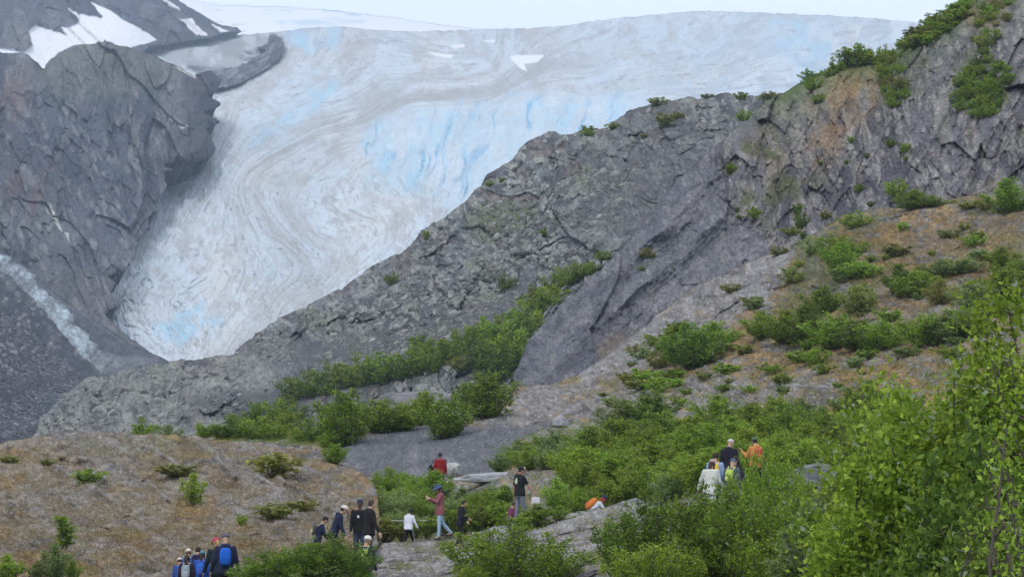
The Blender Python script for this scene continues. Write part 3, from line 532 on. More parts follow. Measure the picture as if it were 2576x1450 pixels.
# ---- valley floor sheet that carries everything to the horizon, and the near ground by the camera
def gz(x, y): return np.where(y < 60, -2.7+.9*sst(y, 30, 60), 0)
X, Y = np.meshgrid(np.linspace(-40, 40, 260), np.linspace(-12, 57, 240)); Z = gz(X, Y)+.18*fbm(np.stack([X, Y, 0*X], -1), 5, 5, 400)+.05*fbm(np.stack([X, Y, 0*X], -1), .7, 3, 401)
V3 = np.stack([X, Y, Z], -1).reshape(-1, 3); ii = np.arange(260*240).reshape(240, 260)
me = mesh_np('near_ground', V3, np.stack([ii[:-1, :-1], ii[:-1, 1:], ii[1:, 1:], ii[1:, :-1]], -1).reshape(-1, 4))
set_col(me, np.zeros((len(V3), 3))+np.array([.12, .115, .07])); tag(link('near_ground', me, dome.obj.data.materials[0]), kind='structure')
X, Y = np.meshgrid(np.linspace(-5000, 5000, 90), np.linspace(-2400, 5500, 90)); Z = -9-.0*X+6*fbm(np.stack([X, Y, 0*X], -1), 900, 3, 402)*sst(np.hypot(X, Y), 500, 2000)
V3 = np.stack([X, Y, Z], -1).reshape(-1, 3); ii = np.arange(8100).reshape(90, 90)
me = mesh_np('valley_floor', V3, np.stack([ii[:-1, :-1], ii[:-1, 1:], ii[1:, 1:], ii[1:, :-1]], -1).reshape(-1, 4))
set_col(me, np.zeros((len(V3), 3))+np.array([.14, .14, .13])); tag(link('valley_floor', me, moraine.obj.data.materials[0]), kind='structure')
# ---- haze
bm = bmesh.new(); bmesh.ops.create_cube(bm, size=1)
for v_ in bm.verts: v_.co = Vector((v_.co.x*10400, -2600 if v_.co.y < 0 else 5600, -25 if v_.co.z < 0 else 1060))
me = bpy.data.meshes.new('haze'); bm.to_mesh(me); bm.free()
m = bpy.data.materials.new('haze_air'); m.use_nodes = True; N = m.node_tree.nodes; N.remove(N['Principled BSDF'])
pv = N.new('ShaderNodeVolumePrincipled'); pv.inputs['Color'].default_value = (.60, .76, 1, 1); pv.inputs['Density'].default_value = HAZE
m.node_tree.links.new(pv.outputs[0], N['Material Output'].inputs['Volume']); tag(link('haze', me, m), kind='stuff')

#@@PLANTS
# ================================================================== PLANTS
def tubes(paths, rads, sides=4):
    V = []; Q = []
    for pth, rd in zip(paths, rads):
        pth = np.asarray(pth); n = len(pth); o = len(V)
        for k in range(n):
            t = pth[min(k+1, n-1)]-pth[max(k-1, 0)]; t = t/(np.linalg.norm(t)+1e-9); a = np.cross(t, [.3, .9, .2]); a /= np.linalg.norm(a)+1e-9; b = np.cross(t, a)
            for j in range(sides):
                c = 2*math.pi*j/sides; V.append(pth[k]+rd[k]*(a*math.cos(c)+b*math.sin(c)))
        for k in range(n-1):
            for j in range(sides): Q.append((o+k*sides+j, o+k*sides+(j+1) % sides, o+(k+1)*sides+(j+1) % sides, o+(k+1)*sides+j))
    return np.array(V), np.array(Q)
def leaves(C, Dr, size, rs, fold=.25, wd=.55):
    """one folded diamond leaf per centre C pointing along Dr"""
    n = len(C); s = size*(.6+.8*rs.rand(n))[:, None]; Dr = Dr/(np.linalg.norm(Dr, axis=1, keepdims=True)+1e-9)
    R = rs.randn(n, 3); side = np.cross(Dr, R); side /= np.linalg.norm(side, axis=1, keepdims=True)+1e-9; nn = np.cross(side, Dr)
    base = C-Dr*s*.5; tip = C+Dr*s*.5+nn*s*.1; l = C+side*s*wd*.5+nn*s*fold*.5-Dr*s*.06; r = C-side*s*wd*.5+nn*s*fold*.5-Dr*s*.06
    V = np.stack([base, l, tip, r], 1).reshape(-1, 3); k = np.arange(n)*4
    T = np.stack([np.stack([k, k+1, k+2], 1), np.stack([k, k+2, k+3], 1)], 1).reshape(-1, 3)
    return V, T
def make_bush(seed, nst, ntw, nleaf, leaf, up=.5, wide=.5, clump=.07, low=.12, top=None, thin=1.):
    """unit bush: 1 high; stems fan out from the ground, twigs carry the leaves"""
    rs = np.random.RandomState(seed); paths = []; rads = []; tw = []; tips = []
    for i in range(nst):
        a = 2*math.pi*(i+rs.rand())/nst; r = wide*math.sqrt((i*7 % nst+rs.rand())/nst); hgt = (1-.42*(r/wide)**2)*(.72+.30*rs.rand())
        tip = np.array([r*math.cos(a), r*math.sin(a), hgt]); b = np.array([.06*math.cos(a), .06*math.sin(a), -.04])
        t = np.linspace(0, 1, 7)[:, None]; mid = b*.5+tip*.5+np.array([0, 0, (.5-up)*-.3])+rs.randn(3)*.04+np.array([math.cos(a), math.sin(a), 0])*r*.12
        p = (1-t)**2*b+2*t*(1-t)*mid+t*t*tip+rs.randn(7, 3)*.008; paths.append(p); rads.append(np.linspace(.013, .003, 7)*thin)
        for j in range(ntw):
            tt = low+(1-low)*(j+rs.rand())/ntw; q = (1-tt)**2*b+2*tt*(1-tt)*mid+tt*tt*tip
            d = rs.randn(3); d[2] = abs(d[2])*.7+up*.6; d /= np.linalg.norm(d); L = (.08+.16*rs.rand())*(1.15-.55*tt)*(wide/.5)**.5
            e = q+d*L; tw.append((q, e)); tips.append(e)
            if j % 2 == 0: paths.append(np.array([q, (q+e)/2+rs.randn(3)*.01, e])); rads.append(np.array([.005, .0035, .002])*thin)
    Q0 = np.array([x[0] for x in tw]); Q1 = np.array([x[1] for x in tw]); k = rs.randint(0, len(tw), nleaf); t = rs.rand(nleaf, 1)**.6
    C = Q0[k]*(1-t)+Q1[k]*t+rs.randn(nleaf, 3)*clump*.45; C[:, 2] = np.maximum(C[:, 2], .01+.05*rs.rand(nleaf))
    dr = (Q1[k]-Q0[k])/np.linalg.norm(Q1[k]-Q0[k], axis=1, keepdims=True)+rs.randn(nleaf, 3)*.8+np.array([0, 0, -.15])
    return leaves(C, dr, leaf, rs), tubes(paths, rads)
LM = {'mid': leaf_mat('alder_leaves', (.10, .160, .018), (.200, .305, .030), (.34, .45, .06), .03, .5),
      'dark': leaf_mat('dark_alder_leaves', (.062, .108, .018), (.130, .210, .028), (.24, .33, .05), .02, .45),
      'pale': leaf_mat('willow_leaves', (.130, .185, .050), (.220, .300, .085), (.34, .42, .16), .05, .5),
      'lime': leaf_mat('young_leaves', (.130, .215, .022), (.235, .355, .035), (.38, .50, .08), .03, .5),
      'olive': leaf_mat('dry_green_leaves', (.140, .160, .030), (.225, .245, .050), (.32, .34, .09), .03, .45)}
bark = plain('bark', (.10, .085, .07), .9)
PROTO = {}
def proto(key, *a, **k):
    PROTO[key] = []
    for sd_ in range(k.pop('n', 3)):
        (LV, LT), (SV, SQ) = make_bush(hash_(key)+sd_*13, *a, **k)
        w_ = np.percentile(np.abs(LV[:, :2]), 97)*2
        PROTO[key].append((mesh_np('foliage', LV, LT, False), mesh_np('stem', SV, SQ), w_))
def hash_(s): return sum(ord(c)*(i+1) for i, c in enumerate(s))
#      stems twigs leaves size
proto('far', 9, 8, 1500, .075, up=.45, wide=.55, clump=.10, n=4)
proto('mid', 14, 12, 5200, .048, up=.5, wide=.55, clump=.08, n=4)
proto('near', 22, 18, 15000, .030, up=.55, wide=.55, clump=.06, n=3)
proto('upright', 14, 9, 2600, .048, up=1.2, wide=.36, clump=.06, n=3)
proto('tuft', 9, 5, 620, .13, up=1.0, wide=.5, clump=.1, low=.0, n=3)
proto('whip', 3, 14, 520, .06, up=.7, wide=.10, clump=.05, n=2)
MC = {}; GR = {}
brs = random.Random(5); NB = [0]
def bush(kind, mat, u, v, wP, hP, where, label, group=None, cat='bush', name='bush', sink=.06, dz=0):
    """bush whose foot is at (u,v) on the given ground sheet; wP, hP its seen width and height"""
    if isinstance(where, (int, float)): D = float(where); p = at(float(u), float(v), D)
    else: p = where.pos(u, v); D = p[1]
    hP = hP*(1.0 if kind == 'near' else 1.2)
    lst = PROTO[kind]; k = brs.randrange(len(lst)); fm, sm, w0 = lst[k]; key = (kind, k, mat)
    if key not in MC:
        f2 = fm.copy(); f2.name = 'foliage'; f2.materials.append(LM[mat]); s2 = sm
        if not s2.materials: s2.materials.append(bark)
        MC[key] = (f2, s2)
    f2, s2 = MC[key]; px = D/F; sz = hP*px; sx = wP*px/w0
    r = empty(name, (p[0], p[1], p[2]-sink*sz+dz), brs.uniform(0, 6.28)); r.scale = (sx, sx, sz)
    tag(r, label, cat, group)
    o = bpy.data.objects.new('foliage', f2); COL.objects.link(o); o.parent = r
    o = bpy.data.objects.new('stem', s2); COL.objects.link(o); o.parent = r
    NB[0] += 1
    if group: GR.setdefault(group, []).append((r, u, v, mat))
    return r
def scatter(kind, mats, poly, n, w, h, where, label, group, seed, lo=.75, hi=1.3, name='bush', cat='bush', sp=.5, taper=None):
    rr = random.Random(seed); us = [p[0] for p in poly]; vs = [p[1] for p in poly]; pts = []; tries = 0
    while len(pts) < n and tries < 6000:
        tries += 1; u = rr.uniform(min(us), max(us)); v = rr.uniform(min(vs), max(vs))
        if not bool(inpoly(np.array([u]), np.array([v]), poly)[0]): continue
        if any(abs(u-a) < w*sp and abs(v-b) < h*sp*.6 for a, b in pts): continue
        pts.append((u, v))
    for u, v in pts:
        k = rr.uniform(lo, hi); bush(kind, rr.choice(mats), u, v, w*k, h*k*rr.uniform(.85, 1.15), where, label, group, cat, name)

# --- green belt climbing the gully between the broken ridge and the smooth rock
B1 = 'dark green bush in the gully thicket'
for u, v, w_, h_, mt in [(735,1010,70,62,'dark'),(785,1000,80,66,'mid'),(830,990,80,70,'dark'),(880,975,90,76,'mid'),(925,968,80,66,'dark'),(965,960,90,80,'mid'),(1010,950,90,70,'dark'),(1060,940,90,84,'mid'),(1100,935,70,60,'mid'),(1140,915,80,66,'mid'),
    (1215,930,100,96,'dark'),(1250,960,110,110,'dark'),(1290,935,90,110,'mid'),(1225,870,80,66,'mid'),(1265,880,90,84,'mid'),(1310,880,90,90,'dark'),(1180,870,66,50,'mid'),(1330,840,80,70,'mid'),(1290,830,70,50,'mid'),(1240,840,60,40,'olive'),(1360,795,70,60,'mid'),(1390,770,66,50,'mid'),(1345,775,60,44,'olive'),
    (1400,735,60,46,'mid'),(1430,715,60,50,'mid'),(1465,700,60,44,'mid'),(1485,690,46,34,'mid'),(1520,660,40,26,'dark'),(1350,750,50,30,'olive'),(1130,890,60,46,'mid'),(1095,905,70,50,'mid'),(1060,880,50,40,'dark'),(720,1035,50,36,'mid'),(1270,915,60,60,'dark'),(1160,935,60,40,'olive')]:
    bush('far', mt, u, v, w_*1.15, h_, ridge if u > 1000 else ridge, B1, 'bushes of the gully thicket')
bush('far', 'dark', 1275, 730, 50, 40, ridge, 'small dark bush alone among the rubble left of the gully thicket')
bush('far', 'dark', 985, 715, 40, 30, ridge, 'small brownish dark shrub in a hollow high on the rubble ridge')
bush('far', 'mid', 1368, 592, 26, 20, ridge, 'tiny green shrub under a rock face midway up the rubble ridge')
bush('far', 'olive', 1628, 648, 36, 28, cliff, 'lone small shrub on the smooth grey slab')
bush('far', 'dark', 1615, 680, 20, 14, cliff, 'tiny shrub just below the lone shrub on the smooth grey slab')
RT = 'scrubby tuft of green growing on the crest of the broken rock ridge'
for u, v, w_, h_ in [(1676,322,60,34),(1655,268,60,18),(1480,345,34,16),(1545,328,40,16),(1865,250,34,20),(1940,258,50,28),(1872,305,44,26),(1780,248,30,12),(1480,332,40,12),(1705,300,30,16),(1620,350,24,12),(1265,460,22,12),(1235,470,24,14),(1070,600,20,24)]:
    bush('tuft', brs.choice(['mid', 'olive']), u, v, w_, h_, ridge, RT, 'tufts on the ridge crest', 'shrub', 'shrub')
# --- lower edge row
B2 = 'bush in the row of low green scrub behind the mossy dome'
for u, v, w_, h_, mt in [(365,1100,60,44,'mid'),(350,1098,40,26,'dark'),(420,1105,50,40,'pale'),(435,1130,36,40,'olive'),(520,1098,60,36,'mid'),(560,1102,70,44,'dark'),(600,1100,70,50,'dark'),(640,1102,80,56,'mid'),(600,1075,60,40,'dark'),(690,1105,70,50,'mid'),(660,1075,70,50,'dark'),(720,1080,80,50,'mid'),(760,1110,60,44,'mid'),(745,1060,70,40,'dark'),(800,1110,70,60,'dark'),(840,1080,70,56,'mid'),(700,1050,60,40,'mid'),(650,1040,50,34,'mid')]:
    bush('far', mt, u, v, w_*1.2, h_, mid_ground if v > 1062 else ridge, B2, 'scrub row behind the mossy dome')
bush('mid', 'mid', 868, 1120, 130, 128, mid_ground, 'tall round green bush left of the grey gravel bank')
bush('mid', 'dark', 955, 1088, 120, 76, mid_ground, 'wide dark bush right of the tall round bush above the gravel bank')
bush('mid', 'mid', 1010, 1082, 90, 60, mid_ground, 'small green bush between the two dark bushes above the gravel bank')
bush('mid', 'mid', 1065, 1068, 100, 76, mid_ground, 'light green bush touching the left side of the big bush on the gravel bank')
bush('mid', 'dark', 1122, 1100, 130, 90, mid_ground, 'big rounded bush sitting on the upper edge of the grey gravel bank')
bush('mid', 'dark', 1222, 1050, 140, 104, mid_ground, 'large dark green bush in front of the pale rock knob above the gravel bank')
bush('mid', 'dark', 1180, 1042, 80, 70, mid_ground, 'dark bush tucked behind the left shoulder of the large dark green bush')
bush('mid', 'lime', 842, 1165, 60, 46, dome, 'bright green low bush at the right shoulder of the mossy dome')
bush('mid', 'mid', 830, 1128, 60, 40, mid_ground, 'small green bush at the foot of the tall round bush')
# --- dome tufts
bush('tuft', 'lime', 221, 1215, 70, 32, dome, 'small bright green tuft on the left part of the brown mossy dome')
bush('tuft', 'olive', 695, 1196, 110, 56, dome, 'broad yellowish green shrub high on the brown mossy dome')
bush('upright', 'lime', 487, 1272, 64, 68, dome, 'upright bright green shrub in the middle of the brown mossy dome')
bush('tuft', 'olive', 450, 1202, 110, 30, dome, 'low flat olive patch of shrub in a furrow of the mossy dome')
bush('tuft', 'olive', 690, 1305, 110, 34, dome, 'thin olive scrub above the blue backpack walkers on the mossy dome')
bush('tuft', 'lime', 609, 1322, 24, 28, dome, 'tiny bright green sprout on the mossy dome above the pink cap')
bush('tuft', 'olive', 25, 1165, 50, 18, dome, 'olive tuft at the far left of the mossy dome')
bush('tuft', 'olive', 120, 1172, 40, 16, dome, 'small olive tuft near the top left of the mossy dome')
bush('tuft', 'olive', 760, 1285, 70, 26, dome, 'thin olive tuft on the lower right flank of the mossy dome')
bush('whip', 'lime', 152, 1370, 70, 84, 58, 'tall thin leafy shoot at lower left with pale leaves')
bush('upright', 'pale', 138, 1460, 74, 78, 55, 'pale green straggly shrub at lower left under the tall thin shoot')
bush('upright', 'lime', 182, 1465, 40, 50, 55.5, 'short pale shoot right of the straggly shrub at lower left')
bush('tuft', 'olive', 140, 1485, 120, 36, 55.2, 'low olive plants under the straggly shrub at the bottom left')
bush('upright', 'lime', 14, 1475, 80, 70, 55, 'yellow green shrub at the bottom left corner')
bush('upright', 'pale', 90, 1480, 50, 60, 55, 'thin olive shrub between the corner shrub and the pale straggly shrub')
# --- slope of the right hill
HB = [(1700,905,130,84,'mid','rounded bush left of centre on the right hill beside the bare pale rock'),(1745,925,150,100,'dark','large dark bush left on the right hill, above the small rock dome'),(1790,880,120,62,'mid','mid green bush rising behind the large dark bush on the right hill'),
 (1660,925,60,40,'olive','low olive bush at the left foot of the large dark bush on the right hill'),(1925,850,100,60,'mid','leftmost bush of the hedge line across the right hill'),(1985,860,120,72,'mid','second bush from the left in the hedge line across the right hill'),
 (2035,865,130,86,'dark','dark tall bush in the middle of the hedge line across the right hill'),(2100,875,130,76,'mid','fourth bush of the hedge line across the right hill'),(2160,880,110,70,'dark','dark bush right of middle in the hedge line across the right hill'),(2215,880,110,66,'mid','last bush at the right end of the hedge line across the right hill'),
 (2066,790,90,64,'dark','compact dark round bush standing above the hedge line'),(2160,790,80,66,'olive','brownish green bush right of the compact dark round bush'),(2085,650,60,44,'dark','dark little bush at the top left of the trio high on the right hill'),(2115,688,84,70,'mid','tallest bush of the trio high on the right hill'),
 (2165,700,90,40,'lime','low bright green bush at the right end of the trio high on the right hill'),(2160,640,60,34,'mid','grey green shrub above the trio high on the right hill'),(2048,640,60,50,'pale','pale shrub on the rim of the right hill, left of the trio'),(2000,712,66,32,'olive','low shrub left of and below the trio on the right hill'),
 (2270,740,90,66,'dark','dark bush at the left of the shrubs in the middle of the right hill'),(2310,748,100,60,'mid','mid green bush among the shrubs in the middle of the right hill'),(2370,700,90,40,'pale','pale low shrub above the middle shrubs of the right hill'),(2430,690,80,34,'pale','thin pale shrub at the upper right of the middle shrubs'),
 (2365,765,80,56,'olive','olive bush at the right end of the middle shrubs of the right hill'),(2052,915,66,44,'mid','small bright bush alone on the small rock dome below the hedge line'),(2150,575,70,40,'mid','bush on the rim of the right hill under the dark cliff'),(2300,528,80,46,'mid','leaning bush at the top rim of the right hill'),
 (2350,520,70,26,'mid','low bush right of the leaning bush at the top rim'),(2440,525,70,22,'olive','low olive scrub on the top rim of the right hill'),(2540,535,110,76,'mid','large bush at the upper right edge of the right hill'),(2480,530,50,30,'olive','small olive bush left of the large bush at the upper right edge'),
 (2272,582,26,22,'lime','tiny yellow green shrub alone near the top of the right hill'),(2520,675,80,46,'mid','bush under the right edge of the hill top'),(2450,620,60,30,'lime','bright small shrub below the top rim at right'),(2390,600,70,22,'olive','faint olive scrub below the top rim of the right hill'),
 (2340,870,130,70,'mid','bush in the lower right group of the right hill, left'),(2390,860,110,76,'pale','pale bush in the lower right group of the right hill'),(2300,850,80,40,'olive','olive bush at the upper left of the lower right group'),(2440,850,100,60,'mid','bush right of the pale bush in the lower right group'),(2450,780,110,60,'pale','pale scrub above the lower right group'),
 (2525,760,130,80,'mid','big bush at the right edge above the near leaves'),(2560,720,100,60,'dark','dark bush at the far right edge of the hill'),(2500,800,90,50,'mid','bush below the big bush at the right edge'),(1990,590,40,20,'olive','olive tuft on the rim below the cliff'),(1960,640,60,20,'olive','low tuft on the rim left of the pale shrub'),(1600,885,50,20,'olive','small low tuft on the bare pale rock of the right hill'),(1620,900,70,28,'pale','thin pale tuft on the lower bare rock'),(1840,735,60,22,'olive','olive tuft on the upper bare pale rock')]
for u, v, w_, h_, mt, lb in HB: bush('mid' if w_ > 70 else ('far' if w_ > 45 else 'tuft'), mt, u, v, w_*1.1, h_, hill, lb)
scatter('tuft', ['olive', 'pale', 'lime', 'mid'], [(1500,960),(1900,700),(2100,600),(2560,560),(2560,900),(2100,980),(1500,1040)], 74, 44, 20, hill, 'small low green tuft dotted over the mossy right hill', 'small tufts dotted over the right hill', 11, .5, 1.7, 'shrub', 'shrub', .6)
scatter('tuft', ['mid', 'lime', 'olive'], [(1560,960),(1720,945),(1760,985),(1600,990)], 7, 60, 26, hill, 'yellow green low shrub below the pale bare rock of the right hill', 'low shrubs below the bare rock', 12, .7, 1.4, 'shrub', 'shrub')
# --- cliff vegetation
scatter('far', ['mid', 'dark', 'mid'], [(2420,190),(2500,150),(2545,200),(2530,280),(2470,300),(2420,290),(2400,250)], 40, 38, 26, cliff, 'green bush clinging to the cliff face at upper right', 'bushes clinging to the cliff face', 13, .7, 1.3)
scatter('far', ['mid', 'olive'], [(2490,0),(2560,0),(2530,60),(2490,150),(2440,150),(2460,60)], 20, 34, 24, cliff, 'small green bush on the cliff near the upper right corner', 'bushes on the upper cliff', 14, .6, 1.2)
scatter('far', ['mid', 'mid', 'olive'], [(2205,150),(2255,140),(2285,240),(2260,280),(2225,260),(2200,200)], 20, 34, 26, cliff, 'bush in the green streak running down from the cliff crest', 'green streak bushes below the cliff crest', 15, .7, 1.2)
scatter('tuft', ['mid', 'lime', 'olive'], [(2270,132),(2300,95),(2345,60),(2410,20),(2440,10),(2430,50),(2360,95),(2300,135)], 34, 46, 22, cliff, 'grassy green shrub on the steep crest of the cliff', 'shrubs on the cliff crest', 16, .7, 1.3, 'shrub', 'shrub', .4)
for u, v, w_, h_, lb in [(2162,170,60,52,'pointed dark little tree on the cliff crest'),(2130,172,60,44,'leafy bush left of the pointed tree on the cliff crest'),(2105,185,50,34,'low bush on the cliff crest beside the orange rock'),(2190,165,50,36,'bush right of the pointed tree on the cliff crest'),(2085,195,40,24,'small bush left of the orange rock on the cliff crest'),(2035,205,44,30,'small bush lower down the cliff crest'),(2045,230,50,36,'bush just below the lower crest of the cliff'),(2225,160,60,36,'bush at the top of the green streak'),(2245,155,40,24,'small round bush near the saddle of the crest'),(2060,260,40,22,'low shrub hanging under the cliff crest')]:
    bush('upright' if 'tree' in lb else 'far', 'mid', u, v, w_, h_, cliff, lb, cat='tree' if 'tree' in lb else 'bush', name='small_tree' if 'tree' in lb else 'bush')
scatter('tuft', ['olive', 'dark', 'mid'], [(1830,380),(2080,330),(2300,330),(2300,520),(2020,600),(1830,560)], 18, 24, 20, cliff, 'tiny dark shrub in a crack of the cliff', 'tiny shrubs in the cliff cracks', 17, .5, 1.3, 'shrub', 'shrub')
bush('far', 'dark', 2015, 575, 40, 46, cliff, 'dark bush in the shadowed corner at the foot of the cliff')
bush('far', 'mid', 2255, 495, 60, 40, cliff, 'bush against the foot of the cliff above the hill rim')
bush('tuft', 'mid', 1835, 440, 20, 34, cliff, 'narrow dark shrub in the vertical crack left on the cliff')
# --- central hollow
C1 = 'bush in the broad green thicket behind the walkers on the right'
scatter('mid', ['mid', 'mid', 'pale', 'dark'], [(1550,1075),(1700,1065),(2050,1050),(2200,1020),(2300,1080),(2150,1130),(1560,1120)], 24, 104, 62, mid_ground, C1, 'thicket behind the walkers', 21, .8, 1.3)
scatter('mid', ['mid', 'lime', 'mid', 'dark'], [(1450,1150),(1560,1130),(2000,1130),(2120,1150),(2080,1240),(1850,1210),(1700,1250),(1430,1240)], 36, 120, 72, mid_ground, C1, 'thicket behind the walkers', 22, .8, 1.25)
scatter('mid', ['mid', 'pale', 'lime'], [(1400,1260),(1440,1200),(1640,1220),(1760,1230),(1740,1290),(1520,1300),(1400,1300)], 12, 100, 72, mid_ground, 'leafy bush by the crouching walker', 'bushes around the crouching walker', 23, .8, 1.2)
scatter('mid', ['pale', 'mid', 'mid'], [(1250,1188),(1280,1150),(1400,1130),(1430,1185),(1340,1192)], 11, 74, 44, mid_ground, 'grey green bush above the pale rock slab', 'bushes above the pale rock slab', 24, .8, 1.2)
scatter('near', ['mid', 'pale', 'lime'], [(950,1310),(955,1265),(1000,1240),(1070,1260),(1090,1330),(1000,1345)], 10, 100, 84, mid_ground, 'leafy green bush behind the rope and the walkers in the middle', 'bushes behind the rope', 45, .8, 1.2)
scatter('near', ['mid', 'pale', 'mid', 'lime'], [(1080,1290),(1240,1285),(1300,1320),(1250,1335),(1080,1340)], 12, 84, 58, mid_ground, 'leafy green bush behind the rope and the walkers in the middle', 'bushes behind the rope', 25, .8, 1.25)
scatter('upright', ['pale', 'pale', 'mid'], [(960,1225),(1080,1235),(1180,1262),(1330,1265),(1260,1280),(1000,1270)], 13, 60, 36, mid_ground, 'thin pale shrub at the foot of the gravel bank', 'thin shrubs at the foot of the gravel bank', 26)
scatter('upright', ['lime', 'olive', 'mid'], [(950,1355),(1240,1322),(1320,1310),(1300,1335),(960,1372)], 17, 60, 50, 79, 'yellow green plants growing under the rope behind the ledge', 'plants under the rope', 27, .7, 1.2, 'shrub', 'shrub')
scatter('upright', ['pale', 'mid', 'lime'], [(1265,1335),(1350,1312),(1440,1305),(1500,1300),(1440,1340),(1330,1350)], 7, 56, 34, 73, 'straggly shrub around the legs of the man with the white bag', 'shrubs around the white bag', 28)
scatter('mid', ['mid', 'dark'], [(2100,1240),(2200,1180),(2400,1150),(2560,1180),(2560,1300),(2150,1260)], 10, 160, 110, mid_ground, 'bush glimpsed behind the large near alder at right', 'bushes behind the near alder', 29)
bush('mid', 'mid', 1092, 1262, 90, 70, 95, 'bush hiding the legs of the person in red')
# --- near bushes
bush('near', 'mid', 1290, 1510, 300, 225, 58, 'big leafy green bush in front of the ledge at bottom centre')
bush('near', 'lime', 1205, 1510, 130, 120, 57, 'smaller light green bush at the left foot of the big bush at bottom centre')
bush('near', 'mid', 1400, 1490, 110, 110, 59, 'green bush at the right foot of the big bush at bottom centre')
for u, v, w_, h_, mt, lb in [(650,1480,130,76,'mid','low bush right beside the man with the blue backpack'),(720,1480,170,110,'mid','green bush at bottom left of centre, between the walking groups'),(790,1475,150,126,'mid','leafy bush below the child in the dark cap'),(850,1475,150,130,'dark','dark leafy bush hiding the legs of the man in the beige cap'),(880,1500,80,100,'mid','green bush left of the walker with the lime backpack'),(770,1500,200,90,'pale','pale leafy bush along the bottom edge left of centre')]:
    bush('near', mt, u, v, w_*1.1, h_*1.12, 55, lb)
for u, v, w_, h_, D_, mt, lb in [(1600,1480,190,200,46,'dark','dark leafy bush at the left end of the dark thicket in the foreground'),(1700,1480,240,240,45,'dark','tall dark bush in the foreground thicket under the orange jacket'),(1810,1500,260,260,44,'dark','dense dark bush in the middle of the foreground thicket'),(1900,1500,240,270,43,'mid','green bush at the right of the foreground thicket'),
    (1650,1520,200,160,42,'mid','low bush along the bottom edge in the foreground thicket'),(1960,1520,200,200,42,'mid','bush on the right edge of the foreground thicket'),(1880,1400,130,222,50,'mid','leafy bush right in front of the walkers with the yellow and lime packs'),(1945,1420,130,268,49,'mid','bush hiding the lower half of the walker in orange'),(1795,1400,100,150,50,'pale','light leafy bush in front of the pale sweater walker'),(2000,1420,120,225,48,'mid','tall bush right of the walker in orange'),(1560,1440,90,110,50,'mid','small bush at the left rim of the foreground thicket')]:
    bush('near', mt, u, v, w_*1.05, h_*1.22, D_, lb)
for u, v, w_, h_, D_, lb in [(2060,1500,150,210,36,'light green sparse shrub left of the near alder'),(2110,1500,160,260,34,'taller pale sparse shrub against the near alder'),(2000,1510,120,130,37,'low pale shrub at the bottom, right of the foreground thicket'),(2170,1520,150,230,32,'yellow green shrub at the left foot of the near alder'),(2030,1330,70,90,48,'thin bright shoot in front of the rock outcrop at right'),(2075,1330,60,110,47,'second bright shoot in front of the rock outcrop at right')]:
    bush('upright', brs.choice(['lime', 'pale']), u, v, w_*1.1, h_, D_, lb)
# --- the large alder close by on the right, with its own trunk and limbs
def big_tree(name, u, vtop, D, wide_m, seed, nl, mat, label, leaf=.055, nst=26, ntw=26, low=.15, up=.55, zb=None, cat='tree', clump=.055):
    zt = at(float(u), float(vtop), D)[2]; zb = float(gz(0, D)) if zb is None else zb; h = zt-zb
    (LV, LT), (SV, SQ) = make_bush(seed, nst, ntw, int(nl*1.6), leaf*1.6/h, up=up, wide=wide_m/2/h/1.1, clump=clump, low=low, thin=.5)
    p = at(float(u), 1450., D); r = empty(name, (p[0], p[1], zb)); r.scale = (h, h, h); tag(r, label, cat)
    f = link('foliage', mesh_np('foliage', LV, LT, False), LM[mat], r); b = link('branches', mesh_np('branches', SV*1.0, SQ), bark, r)
    return r
big_tree('alder_tree', 2340, 850, 28, 2.6, 501, 34000, 'mid', 'large dense green alder close at the right with dark limbs showing')
big_tree('alder_tree', 2530, 740, 27, 2.3, 502, 30000, 'mid', 'tall green alder filling the right edge of the view')
big_tree('alder_tree', 2440, 1000, 25, 1.9, 503, 15000, 'dark', 'darker alder low at right in front of the two larger ones')
big_tree('alder_tree', 2215, 930, 30, 1.7, 504, 14000, 'mid', 'slimmer alder forming the left shoulder of the near alders')
big_tree('alder_tree', 2500, 1190, 22, 1.8, 505, 9000, 'dark', 'shaded low alder at the bottom right corner')
big_tree('alder_tree', 2580, 700, 26, 1.0, 506, 6000, 'lime', 'bright leaved alder top rising highest at the right edge', leaf=.05, low=.4)
def sprig(u, vtop, D, wide_m, seed, nl, label, n=5, leaf=.055):
    big_tree('alder_sprig', u, vtop, D, wide_m, seed, nl, 'lime', label, leaf=leaf*.6, nst=n, ntw=16, low=.45, up=.9, cat='shrub', clump=.02)
sprig(2500, 790, 19, .30, 601, 420, 'bright yellow green leafy shoot standing above the near alders')
sprig(2562, 735, 18, .28, 602, 420, 'bright leafy shoot at the right edge with large leaves')
sprig(2290, 1385, 14, .26, 603, 260, 'bright shoot with pointed leaves at the bottom right', 3)
sprig(2395, 1425, 14, .22, 604, 200, 'small bright shoot at the bottom edge right of the pointed one', 3)
sprig(2560, 1330, 13, .22, 605, 260, 'bright shoot in the bottom right corner', 3)
